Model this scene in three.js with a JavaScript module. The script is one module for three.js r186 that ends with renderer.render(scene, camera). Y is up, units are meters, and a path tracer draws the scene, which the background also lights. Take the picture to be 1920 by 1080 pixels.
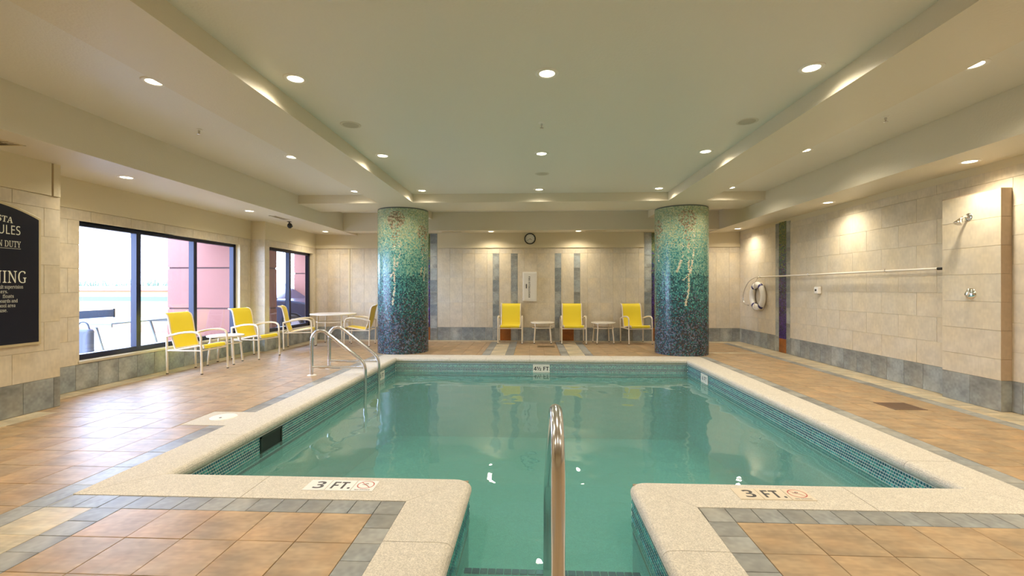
import * as THREE from 'three';
import { RoundedBoxGeometry } from 'three/addons/geometries/RoundedBoxGeometry.js';
import { mergeGeometries } from 'three/addons/utils/BufferGeometryUtils.js';
import { ImprovedNoise } from 'three/addons/math/ImprovedNoise.js';

// ------------------------------------------------------------------ camera, sky, exposure
// Room axes: x to the right wall, y up, D = distance into the room from the camera (z = -D).
const scene = new THREE.Scene();
const camera = new THREE.PerspectiveCamera(64.38, 1920 / 1080, 0.05, 200);
camera.position.set(0, 1.32, 0);
camera.rotation.set(0, 0.0446, 0);
const renderer = new THREE.WebGLRenderer({ antialias: true });
renderer.toneMapping = THREE.LinearToneMapping;
renderer.toneMappingExposure = 1.38;
renderer.shadowMap.enabled = true;
scene.background = new THREE.Color().setRGB(7.8, 10.2, 15.6);   // bright overcast sky
const LAMP = new THREE.Color().setRGB(1.0, 0.89, 0.71);
const LAMP_CD = 4.5;

// ------------------------------------------------------------------ helpers
let seed = 20240611;
const rnd = () => { seed = (seed * 1664525 + 1013904223) >>> 0; return seed / 4294967296; };
const rr = (a, b) => a + (b - a) * rnd();
const V = (x, y, D) => new THREE.Vector3(x, y, -D);
const taken = {};
const numbered = (n) => { const k = taken[n] = (taken[n] ?? -1) + 1; return k ? n + '_' + String(k).padStart(3, '0') : n; };
function mesh(name, geo, mat, parent) {
  const m = new THREE.Mesh(geo, mat);
  m.name = parent ? name : numbered(name);
  m.castShadow = m.receiveShadow = true;
  (parent ?? scene).add(m);
  return m;
}
function tag(o, label, category, group, kind) {
  if (label) o.userData.label = label;
  if (category) o.userData.category = category;
  if (group) o.userData.group = group;
  if (kind) o.userData.kind = kind;
  return o;
}
function thing(name, label, category, x = 0, y = 0, D = 0, turn = 0, group, kind) {
  const o = new THREE.Group(); o.name = numbered(name); scene.add(o);
  o.position.set(x, y, -D); o.rotation.y = turn;
  return tag(o, label, category, group, kind);
}
function dup(src, x, y, D, turn, label, group) {
  const o = src.clone(); o.name = numbered(src.name.replace(/_\d{3}$/, '')); scene.add(o);
  o.position.set(x, y, -D); o.rotation.y = turn;
  o.userData = { ...src.userData };
  return tag(o, label, null, group);
}
// box geometry given by extents in (x, y, D); uv in metres on every face
function ext(x0, x1, y0, y1, D0, D1) {
  const g = new THREE.BoxGeometry(x1 - x0, y1 - y0, D1 - D0);
  g.translate((x0 + x1) / 2, (y0 + y1) / 2, -(D0 + D1) / 2);
  return metreUV(g);
}
function metreUV(g) {
  const p = g.attributes.position, n = g.attributes.normal, uv = new Float32Array(p.count * 2);
  for (let i = 0; i < p.count; i++) {
    const ax = Math.abs(n.getX(i)), ay = Math.abs(n.getY(i)), az = Math.abs(n.getZ(i));
    const [u, v] = ay >= ax && ay >= az ? [p.getX(i), p.getZ(i)] : ax >= az ? [p.getZ(i), p.getY(i)] : [p.getX(i), p.getY(i)];
    uv[2 * i] = u; uv[2 * i + 1] = v;
  }
  g.setAttribute('uv', new THREE.BufferAttribute(uv, 2));
  return g;
}
const merge = (list) => mergeGeometries(list.map((g) => { const h = g.index ? g.toNonIndexed() : g; for (const k of Object.keys(h.attributes)) if (!['position', 'normal', 'uv'].includes(k)) h.deleteAttribute(k); return h; }));
const tube = (pts, r, seg = 24, rad = 10, closed = false, tension = 0.5) => new THREE.TubeGeometry(new THREE.CatmullRomCurve3(pts.map((p) => new THREE.Vector3(...p)), closed, 'catmullrom', tension), seg, r, rad, closed);
function bar(a, b, r, rad = 8) {
  const A = new THREE.Vector3(...a), B = new THREE.Vector3(...b), d = B.clone().sub(A), g = new THREE.CylinderGeometry(r, r, d.length(), rad);
  g.applyQuaternion(new THREE.Quaternion().setFromUnitVectors(new THREE.Vector3(0, 1, 0), d.clone().normalize()));
  return g.translate((A.x + B.x) / 2, (A.y + B.y) / 2, (A.z + B.z) / 2);
}
const lathe = (pts, seg = 28) => new THREE.LatheGeometry(pts.map((p) => new THREE.Vector2(...p)), seg);
const rbox = (w, h, d, r = 0.008, s = 2) => new RoundedBoxGeometry(w, h, d, s, r);

// ------------------------------------------------------------------ textures
const noise = new ImprovedNoise();
// tileable value noise on a torus of lattice cells
function lattice(n, s) { const a = new Float32Array(n * n); let q = s >>> 0; for (let i = 0; i < a.length; i++) { q = (q * 1664525 + 1013904223) >>> 0; a[i] = q / 4294967296; } return (x, y) => { const xi = Math.floor(x), yi = Math.floor(y); let fx = x - xi, fy = y - yi; fx = fx * fx * (3 - 2 * fx); fy = fy * fy * (3 - 2 * fy); const at = (i, j) => a[((j % n + n) % n) * n + ((i % n + n) % n)]; return (at(xi, yi) * (1 - fx) + at(xi + 1, yi) * fx) * (1 - fy) + (at(xi, yi + 1) * (1 - fx) + at(xi + 1, yi + 1) * fx) * fy; }; }
function texture(size, fn, metres, srgb = false) {
  const d = new Uint8Array(size * size * 4);
  for (let y = 0; y < size; y++) for (let x = 0; x < size; x++) {
    const c = fn(x / size, y / size), i = (y * size + x) * 4;
    for (let k = 0; k < 3; k++) d[i + k] = Math.max(0, Math.min(255, Math.round(255 * (c.length ? c[k] : c))));
    d[i + 3] = 255;
  }
  const t = new THREE.DataTexture(d, size, size);
  t.wrapS = t.wrapT = THREE.RepeatWrapping; t.magFilter = t.minFilter = THREE.LinearFilter;
  if (srgb) t.colorSpace = THREE.SRGBColorSpace;
  t.repeat.set(1 / metres, 1 / metres); t.needsUpdate = true;
  return t;
}
const n8 = lattice(8, 11), n16 = lattice(16, 5), n32 = lattice(32, 7), n64 = lattice(64, 9), n128 = lattice(128, 13);
// streaky stone grain for floor tiles (multiplies the tile colour)
const stoneTex = texture(512, (u, v) => {
  const s = 0.5 * n8(u * 8, v * 8) + 0.3 * n32(u * 8 + 3, v * 32) + 0.2 * n64(u * 64, v * 64);
  const k = 0.78 + 0.34 * (s - 0.25) + 0.07 * (n128(u * 32, v * 128) - 0.5);
  const w = n16(u * 16 + 4, v * 16) - 0.5;
  return [k + 0.05 * w, k, k - 0.06 * w];
}, 1.6, true);
const slateTex = texture(512, (u, v) => {
  const s = 0.5 * n8(u * 8 + 2, v * 8) + 0.3 * n16(u * 16, v * 16 + 5) + 0.2 * n64(u * 64, v * 64);
  const k = 0.68 + 0.5 * (s - 0.25), w = n8(u * 8, v * 8 + 4) - 0.5;
  return [k - 0.04 * w, k, k + 0.05 * w];
}, 1.5, true);
// travertine-like wall tile
const wallTex = texture(512, (u, v) => {
  const k = 0.92 + 0.05 * (n16(u * 16, v * 16) - 0.5) + 0.04 * (n64(u * 64, v * 64) - 0.5) + 0.035 * (n128(u * 128, v * 32) - 0.5);
  const w = n8(u * 8, v * 8) - 0.5;
  return [k + 0.02 * w, k, k - 0.05 * w];
}, 1.9, true);
const speckTex = texture(512, (u, v) => { const k = 0.88 + 0.18 * (n128(u * 128, v * 128) - 0.5) + 0.03 * (n16(u * 16, v * 16) - 0.5); return [k, k, k]; }, 0.55, true);
const speckBump = texture(512, (u, v) => 0.6 * n128(u * 128, v * 128) + 0.4 * n64(u * 64, v * 64), 0.55);
const paintBump = texture(512, (u, v) => 0.5 * n64(u * 64, v * 64) + 0.3 * n32(u * 32, v * 32) + 0.2 * n128(u * 128, v * 128), 0.7);
const stoneBump = texture(512, (u, v) => 0.5 * n32(u * 32, v * 32) + 0.3 * n16(u * 16, v * 16) + 0.2 * n64(u * 64, v * 64), 1.3);
const rippleBump = texture(512, (u, v) => 0.55 * n8(u * 8, v * 8) + 0.3 * n16(u * 16, v * 16) + 0.15 * n32(u * 32, v * 32), 4.2);
const weaveBump = texture(128, (u, v) => 0.5 + 0.25 * Math.sin(u * 128 * Math.PI / 2) + 0.25 * Math.sin(v * 128 * Math.PI / 2), 0.12);

// ------------------------------------------------------------------ materials
const std = (color, roughness = 0.6, o = {}) => new THREE.MeshStandardMaterial({ color, roughness, ...o });
const M = {
  paint: std('#dfd2b2', 0.55, { bumpMap: paintBump, bumpScale: 0.0012 }),
  ceiling: std('#e4dfd2', 0.45, { bumpMap: paintBump, bumpScale: 0.0016 }),
  soffit: std('#e0d7c2', 0.45, { bumpMap: paintBump, bumpScale: 0.0012 }),
  grout: std('#b9a98c', 0.85),
  floorGrout: std('#94876f', 0.85),
  coping: std('#e8e0d2', 0.75, { map: speckTex, bumpMap: speckBump, bumpScale: 0.0016 }),
  steel: std('#d6d7da', 0.2, { metalness: 1 }),
  chrome: std('#e8e8ea', 0.08, { metalness: 1 }),
  white: std('#eeeae2', 0.45),
  black: std('#131313', 0.4),
  frameCream: std('#e9dcc4', 0.35),
  sling: std('#f2d92e', 0.65, { bumpMap: weaveBump, bumpScale: 0.0006, side: THREE.DoubleSide }),
  glideDark: std('#3a342c', 0.7),
  tableTop: std('#ece6da', 0.18),
  windowFrame: std('#23263a', 0.38, { metalness: 0.35 }),
  glass: new THREE.MeshPhysicalMaterial({ color: '#ffffff', roughness: 0, transmission: 1, thickness: 0, ior: 1.45 }),
};
const shade = (hex, k, warm = 0) => { const c = new THREE.Color(hex); return new THREE.Color().setRGB(c.r * k * (1 + warm), c.g * k, c.b * k * (1 - warm)); };
const variants = (hex, n, spread, warm, rough, o) => Array.from({ length: n }, () => new THREE.MeshStandardMaterial({ color: shade(hex, 1 + rr(-spread, spread), rr(-warm, warm)), roughness: rough, ...o }));
const TAN = variants('#c3a47c', 6, 0.05, 0.03, 0.43, { map: stoneTex, bumpMap: stoneBump, bumpScale: 0.0009 });
const GRAY = variants('#b3b3ad', 5, 0.07, 0.02, 0.43, { map: slateTex, bumpMap: stoneBump, bumpScale: 0.0009 });
const CREAM = variants('#dfcfae', 4, 0.04, 0.02, 0.43, { map: stoneTex, bumpMap: stoneBump, bumpScale: 0.0008 });
const SLATE = variants('#c0c4bf', 6, 0.10, 0.03, 0.42, { map: slateTex, bumpMap: stoneBump, bumpScale: 0.0012 });
const WALLT = variants('#e9dbc0', 5, 0.025, 0.012, 0.40, { map: wallTex, bumpMap: stoneBump, bumpScale: 0.0003 });
const ORANGE = variants('#b3692a', 3, 0.08, 0.05, 0.35, { map: stoneTex });

// ------------------------------------------------------------------ dimensions (metres)
const XL1 = -5.29, XL2 = -5.85, XL3 = -5.55, XR = 5.1, DB = 11.5, DF = -3.2;
const D1 = 4.9, D2 = 9.26;                    // where the window wall steps
const HC = 3.09, HB = 2.93, WL = -0.26;       // ceiling, beams, water level
const PL = -2.57, PR = 2.83, PN = 3.17, PF = 8.55, CW = 0.37;   // pool edges, coping width
const NL = -0.41, NR = 0.65, NN = 2.05;       // the entry bay with steps

// ------------------------------------------------------------------ projected size, only to choose which pieces are built singly
const look = new THREE.Matrix4();
camera.updateMatrixWorld(); camera.updateProjectionMatrix();
look.multiplyMatrices(camera.projectionMatrix, camera.matrixWorldInverse.copy(camera.matrixWorld).invert());
function seenArea(corners) {
  let a = 0; const q = corners.map((c) => c.clone().applyMatrix4(look));
  if (corners.some((c) => -c.z < 0.3)) return 0;
  if (!q.some((p) => Math.abs(p.x) < 1 && Math.abs(p.y) < 1)) return 0;
  for (let i = 0; i < q.length; i++) { const b = q[(i + 1) % q.length]; a += q[i].x * b.y - b.x * q[i].y; }
  return Math.abs(a);
}
const subtract = (r, h) => {   // rectangle [x0,x1,y0,y1] minus hole
  if (h[0] >= r[1] || h[1] <= r[0] || h[2] >= r[3] || h[3] <= r[2]) return [r];
  const out = [], [x0, x1, y0, y1] = r, a = Math.max(x0, h[0]), b = Math.min(x1, h[1]);
  if (h[0] > x0) out.push([x0, h[0], y0, y1]);
  if (h[1] < x1) out.push([h[1], x1, y0, y1]);
  if (h[2] > y0) out.push([a, b, y0, h[2]]);
  if (h[3] < y1) out.push([a, b, h[3], y1]);
  return out;
};
// pieces: {rect:[u0,u1,v0,v1], mats}; frame maps (u,v,w) to the world. The largest in view become single meshes, the rest one joined part.
const geoCache = new Map();
function pieceGeo(w, h, t, bevel) {
  const key = [w, h, t].map((x) => Math.round(x * 2000)).join();
  if (!geoCache.has(key)) {
    // a slab with chamfered upper edge: 4 bottom, 4 rim, 4 top corners
    const b = Math.min(bevel, w / 4, h / 4), X = w / 2, Y = h / 2;
    const ring = (x, y, z) => [[-x, -y, z], [x, -y, z], [x, y, z], [-x, y, z]];
    const r = [ring(X, Y, 0), ring(X, Y, t - b), ring(X - b, Y - b, t)], pos = [];
    const quad = (a, c, d, e) => pos.push(...a, ...c, ...d, ...a, ...d, ...e);
    for (let k = 0; k < 2; k++) for (let i = 0; i < 4; i++) { const j = (i + 1) % 4; quad(r[k][i], r[k][j], r[k + 1][j], r[k + 1][i]); }
    quad(r[2][0], r[2][1], r[2][2], r[2][3]);
    const g = new THREE.BufferGeometry(); g.setAttribute('position', new THREE.Float32BufferAttribute(pos, 3)); g.computeVertexNormals();
    const uv = []; for (let i = 0; i < pos.length; i += 3) uv.push(pos[i] + pos[i + 2] * 0.5, pos[i + 1] + pos[i + 2] * 0.5);
    g.setAttribute('uv', new THREE.Float32BufferAttribute(uv, 2));
    geoCache.set(key, g);
  }
  return geoCache.get(key);
}
const uvShift = new Map();
function shifted(mats, k) {   // a few cut-outs of each stone, so that alike tiles do not repeat
  const m = mats[k % mats.length];
  return m;
}
for (const list of [TAN, GRAY, CREAM, SLATE, WALLT, ORANGE]) list.forEach((m, i) => {
  const move = (t) => { if (!t) return t; const c = t.clone(); c.offset.set(0.173 * i + 0.31, 0.291 * i + 0.17); c.needsUpdate = true; return c; };
  m.map = move(m.map); if (m.bumpMap) m.bumpMap = move(m.bumpMap);
});
function layPieces(parent, pieces, frame, name, { t = 0.008, gap = 0.004, bevel = 0.0015, most = 300, lift = 0 } = {}) {
  const items = pieces.map(({ rect, mats }) => {
    const [u0, u1, v0, v1] = rect;
    const cs = [[u0, v0], [u1, v0], [u1, v1], [u0, v1]].map(([u, v]) => new THREE.Vector3(u, v, t).applyMatrix4(frame));
    return { rect, mats, area: seenArea(cs) };
  }).filter(({ rect: r }) => r[1] - r[0] > gap * 2 && r[3] - r[2] > gap * 2);
  items.sort((a, b) => b.area - a.area);
  const rest = [];
  items.forEach(({ rect: [u0, u1, v0, v1], mats, area }, i) => {
    const g = pieceGeo(u1 - u0 - gap, v1 - v0 - gap, t, bevel), m = shifted(mats, Math.floor(rnd() * 97));
    const place = new THREE.Matrix4().multiplyMatrices(frame, new THREE.Matrix4().makeTranslation((u0 + u1) / 2, (v0 + v1) / 2, lift + rr(-0.0006, 0.0006)));
    const tilt = new THREE.Matrix4().makeRotationFromEuler(new THREE.Euler(rr(-0.0016, 0.0016), rr(-0.0016, 0.0016), 0));
    place.multiply(tilt);
    if (i < most && area > 0) {
      const o = mesh(name, g, m, parent);
      o.matrix.copy(place); o.matrix.decompose(o.position, o.quaternion, o.scale);
    } else rest.push([g, m, place]);
  });
  if (rest.length) {
    const byMat = new Map();
    for (const [g, m, p] of rest) { if (!byMat.has(m)) byMat.set(m, []); byMat.get(m).push(g.clone().applyMatrix4(p)); }
    const mats = [...byMat.keys()], geos = mats.map((m) => mergeGeometries(byMat.get(m)));
    const o = mesh(name + '_field', mergeGeometries(geos, true), mats, parent);
    o.userData.kind = 'stuff';
  }
}
function gridPieces(u0, u1, v0, v1, du, dv, mats, { au = u0, av = v0, holes = [], stagger = 0 } = {}) {
  const out = []; let row = 0;
  for (let v = av - Math.ceil((av - v0) / dv + 1e-9) * dv; v < v1 - 1e-6; v += dv, row++) {
    const off = stagger * (row % 2) * du;
    for (let u = au - Math.ceil((au - u0) / du + 1) * du + off; u < u1 - 1e-6; u += du) {
      let rs = [[Math.max(u, u0), Math.min(u + du, u1), Math.max(v, v0), Math.min(v + dv, v1)]].filter((r) => r[1] - r[0] > 1e-6 && r[3] - r[2] > 1e-6);
      for (const h of holes) rs = rs.flatMap((r) => subtract(r, h));
      for (const rect of rs) out.push({ rect, mats });
    }
  }
  return out;
}
const frameOf = (o, u, v) => new THREE.Matrix4().makeBasis(u, v, u.clone().cross(v)).setPosition(o);
const ex = new THREE.Vector3(1, 0, 0), ey = new THREE.Vector3(0, 1, 0), eD = new THREE.Vector3(0, 0, -1);

// ================================================================== STRUCTURE
// ---- floor slab round the pool
const floor = thing('floor', 'stone tiled pool deck with grey border strips', 'floor', 0, 0, 0, 0, null, 'structure');
{
  const y0 = -0.35, y1 = -0.009, g = [
    ext(-6.3, PL - 0.03, y0, y1, DF, DB + 0.3), ext(PR + 0.03, XR + 0.3, y0, y1, DF, DB + 0.3),
    ext(PL - 0.03, PR + 0.03, y0, y1, PF + 0.03, DB + 0.3),
    ext(PL - 0.03, NL - 0.03, y0, y1, DF, PN - 0.03), ext(NR + 0.03, PR + 0.03, y0, y1, DF, PN - 0.03),
    ext(NL - 0.03, NR + 0.03, y0, y1, DF, NN - 0.03)];
  mesh('screed', merge(g), M.floorGrout, floor);
  const F = frameOf(new THREE.Vector3(0, -0.009, 0), ex, eD);
  const T = 0.3055, S = 0.153;
  const copHoles = [[PL - CW, NL - CW, PN - CW, PF + 0.4], [PL - CW, PR + CW, PN, PF + 0.4], [NR + CW, PR + CW, PN - CW, PF + 0.4], [NL - CW, NR + CW - 0.03, NN - CW, PN]];
  const lid = [-3.395, PL - CW, 4.264, 4.74], drains = [[3.93, 4.28, 5.14, 5.47], [0.11, 0.5, 10.2, 10.5]];
  const holes = [lid, ...drains];
  const tan = [], gray = [], cream = [];
  // window side
  tan.push(...gridPieces(XL1 + 0.25, -3.10, DF, 4.65, T, T, TAN, { au: -3.10, av: 2.635, holes }));
  tan.push(...gridPieces(XL2 + 0.25, -3.10, 4.65, D2, T, T, TAN, { au: -3.10, av: 2.635, holes }));
  tan.push(...gridPieces(XL3 + 0.25, -3.10, D2, DB - 0.3, T, T, TAN, { au: -3.10, av: 2.635, holes }));
  cream.push(...gridPieces(XL1, XL1 + 0.25, DF, 4.65, 0.25, T, CREAM), ...gridPieces(XL2, XL2 + 0.25, 4.65, D2, 0.25, T, CREAM), ...gridPieces(XL3, XL3 + 0.25, D2, DB - 0.3, 0.25, T, CREAM));
  gray.push(...gridPieces(-3.10, PL - CW, DF, PF + 0.4, 0.16, S * 2, GRAY, { av: 2.635, holes }));
  tan.push(...gridPieces(-3.10, -2.94, PF + 0.4, DB - 0.3, T, T, TAN));
  // front of the pool
  cream.push(...gridPieces(PL - CW, -2.64, DF, 2.635, 0.30, T, CREAM, { av: 2.635 }));
  gray.push(...gridPieces(-2.64, -2.46, DF, 2.635, 0.18, T / 2, GRAY, { av: 2.635 }));
  tan.push(...gridPieces(-2.46, -0.935, DF, 2.635, T, T, TAN, { au: -2.46, av: 2.635 }));
  gray.push(...gridPieces(PL - CW, NL - CW, 2.635, PN - CW, S, 0.165, GRAY, { au: -0.935, av: 2.635 }));
  gray.push(...gridPieces(-0.935, NL - CW, DF, 2.635, 0.16, T / 2, GRAY, { av: 2.635 }));
  gray.push(...gridPieces(NR + 0.34, 1.15, DF, 2.635, 0.16, T / 2, GRAY, { av: 2.635 }));
  gray.push(...gridPieces(NR + 0.34, 3.2, 2.635, PN - CW, S, 0.165, GRAY, { au: 1.15, av: 2.635 }));
  tan.push(...gridPieces(1.15, 3.2, DF, 2.635, 0.315, T, TAN, { au: 1.15, av: 2.635 }));
  tan.push(...gridPieces(NL - CW, NR + 0.34, DF, NN - CW, T, T, TAN));
  // shower side
  gray.push(...gridPieces(3.2, 3.36, DF, PF + 0.4, 0.16, S * 2, GRAY, { av: 2.635 }));
  tan.push(...gridPieces(3.36, 4.55, DF, 9.42, T, T, TAN, { au: 3.36, av: 2.635, holes }));
  cream.push(...gridPieces(3.36, 4.55, 9.42, 9.57, T, 0.15, CREAM));
  tan.push(...gridPieces(3.36, 4.55, 9.57, DB - 0.3, T, T, TAN, { au: 3.36, av: 9.57 }));
  gray.push(...gridPieces(4.55, 4.70, DF, DB - 0.3, 0.15, T, GRAY));
  cream.push(...gridPieces(4.70, XR, DF, DB - 0.3, 0.4, T, CREAM));
  // far side: tan field crossed by two cream runs edged in grey
  const bk = PF + 0.4, en = DB - 0.3;
  for (const [a, b] of [[-2.94, -1.0], [-0.37, 0.56], [1.194, 3.36]]) tan.push(...gridPieces(a, b, bk, en, T, T, TAN, { au: a, av: bk, holes }));
  for (const [a, b] of [[-1.0, -0.84], [-0.54, -0.37], [0.56, 0.72], [1.035, 1.194]]) gray.push(...gridPieces(a, b, bk, en, b - a, T, GRAY));
  for (const [a, b] of [[-0.84, -0.54], [0.72, 1.035]]) cream.push(...gridPieces(a, b, bk, en, b - a, 0.62, CREAM));
  cream.push(...gridPieces(XL3, XR, en, DB, T, 0.3, CREAM));
  layPieces(floor, tan, F, 'floor_tile', { gap: 0.0035 });
  layPieces(floor, gray, F, 'border_tile', { gap: 0.0035 });
  layPieces(floor, cream, F, 'edge_tile', { gap: 0.003 });
}

// ---- pool shell
const pool = thing('swimming_pool', 'rectangular green pool with mosaic waterline and entry bay', 'pool', 0, 0, 0, 0, null, 'structure');
const plaster = std('#add6cc', 0.7, { map: speckTex });
{
  const o = 0.03, w = 0.18, bot = -1.75, top = -0.085;
  const wall = (a, b, c, d) => mesh('pool_wall', ext(a, b, bot, top, c, d), plaster, pool);
  wall(PL - o - w, PL - o, PN - o - w, PF + o + w); wall(PR + o, PR + o + w, PN - o - w, PF + o + w);
  wall(PL - o, PR + o, PF + o, PF + o + w); wall(PL - o, NL - o, PN - o - w, PN - o); wall(NR + o, PR + o, PN - o - w, PN - o);
  wall(NL - o - w, NL - o, NN - o - w, PN - o - w); wall(NR + o, NR + o + w, NN - o - w, PN - o - w); wall(NL - o, NR + o, NN - o - w, NN - o);
  // sloping bottom, 3 ft to 4.5 ft below the water
  const s = new THREE.Shape([new THREE.Vector2(NN - 0.2, -1.02), new THREE.Vector2(3.6, -1.05), new THREE.Vector2(PF + 0.2, -1.5), new THREE.Vector2(PF + 0.2, -1.75), new THREE.Vector2(NN - 0.2, -1.75)]);
  const g = new THREE.ExtrudeGeometry(s, { depth: PR - PL + 0.3, bevelEnabled: false });
  g.rotateY(Math.PI / 2).translate(PL - 0.15, 0, 0);   // shape x becomes -z (D), extrusion becomes +x
  mesh('pool_bottom', metreUV(g), plaster, pool);
  // entry steps
  const tread = (y, a, b) => mesh('pool_step', ext(NL - o, NR + o, -1.1, y, a, b), plaster, pool);
  tread(-0.46, NN - o, 2.885); tread(-0.68, 2.885, 3.16); tread(-0.88, 3.16, 3.42);
  const navy = variants('#1c2c5c', 3, 0.2, 0.05, 0.2, {});
  const n = 22, x0 = NL - 0.02, dx = (NR - NL + 0.04) / n;
  for (let i = 0; i < n; i++) mesh('step_tile', rbox(dx - 0.005, 0.012, 0.045, 0.002, 1).translate(x0 + (i + 0.5) * dx, -0.456, -2.858), navy[i % 3], pool);
  // skimmer mouth in the waterline
  mesh('skimmer_mouth', ext(PL - 0.032, PL - 0.018, -0.27, -0.12, 4.27, 4.6), M.black, pool);
  mesh('skimmer_frame', merge([ext(PL - 0.03, PL - 0.012, -0.12, -0.105, 4.25, 4.62), ext(PL - 0.03, PL - 0.012, -0.3, -0.105, 4.25, 4.27), ext(PL - 0.03, PL - 0.012, -0.3, -0.105, 4.6, 4.62)]), std('#26322d', 0.5), pool);
  // waterline mosaic: small tiles in rows on a pale grout bed
  const bands = [];   // [origin, along, normal, length]
  const bed = [];
  const addBand = (x, D, ux, uD, nx, nD, L) => bands.push({ x, D, ux, uD, nx, nD, L });
  const q = o - 0.002;
  addBand(PL - q, PN - q, 0, 1, 1, 0, PF - PN + 2 * q); addBand(PR + q, PN - q, 0, 1, -1, 0, PF - PN + 2 * q); addBand(PL - q, PF + q, 1, 0, 0, -1, PR - PL + 2 * q);
  addBand(NL - q, NN, 0, 1, 1, 0, PN - NN); addBand(NR + q, NN, 0, 1, -1, 0, PN - NN);
  const pitch = 0.0262, rows = 8, yTop = -0.1;
  let count = 0; for (const b of bands) count += rows * Math.floor(b.L / pitch);
  const chip = rbox(0.0208, 0.0208, 0.005, 0.002, 1);
  const inst = new THREE.InstancedMesh(chip, std('#ffffff', 0.18), count); inst.name = 'waterline_mosaic'; inst.userData.kind = 'stuff'; inst.castShadow = inst.receiveShadow = true;
  const teal = ['#3a8f96', '#459d9e', '#317f8a', '#55aba6', '#2b6f7e', '#438f8a'], deep = ['#2f6f7c', '#2a6474', '#387a80', '#245a6c'];
  let k = 0; const m4 = new THREE.Matrix4(), q4 = new THREE.Quaternion();
  for (const b of bands) {
    bed.push(b.ux ? ext(b.x, b.x + b.L, -0.32, -0.088, b.D - 0.001, b.D + 0.004) : ext(Math.min(b.x, b.x - 0.005 * b.nx), Math.max(b.x, b.x - 0.005 * b.nx), -0.32, -0.088, b.D, b.D + b.L));
    const turn = q4.clone().setFromUnitVectors(new THREE.Vector3(0, 0, 1), new THREE.Vector3(b.nx, 0, -b.nD));
    for (let r = 0; r < rows; r++) for (let i = 0; i < Math.floor(b.L / pitch); i++) {
      const s = (i + 0.5 + (r % 2) * 0.5) * pitch;
      m4.compose(V(b.x + b.ux * s, yTop - (r + 0.5) * pitch, b.D + b.uD * s), turn, new THREE.Vector3(1, 1, 1));
      inst.setMatrixAt(k, m4);
      const pal = r >= 3 && r <= 4 ? deep : r === 0 ? deep : teal;
      inst.setColorAt(k++, new THREE.Color(pal[Math.floor(rnd() * pal.length)]));
    }
  }
  pool.add(inst);
  mesh('waterline_grout', merge(bed), std('#cfd8d2', 0.7), pool);
}
// ---- water
{
  const s = new THREE.Shape([[NL, NN], [NL, PN], [PL, PN], [PL, PF], [PR, PF], [PR, PN], [NR, PN], [NR, NN]].map(([x, D]) => new THREE.Vector2(x + Math.sign(x - 0.12) * 0.028, D + (D > 6 ? 0.028 : -0.028))));
  const g = new THREE.ShapeGeometry(s); g.rotateX(-Math.PI / 2).translate(0, WL, 0);
  const w = mesh('pool_water', g, new THREE.MeshPhysicalMaterial({ color: new THREE.Color().setRGB(0.40, 0.72, 0.70), roughness: 0, transmission: 0.82, thickness: 0, ior: 1.33, bumpMap: rippleBump, bumpScale: 0.012 }));
  tag(w, 'clear green water filling the pool', 'water', null, 'structure');
}
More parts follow.
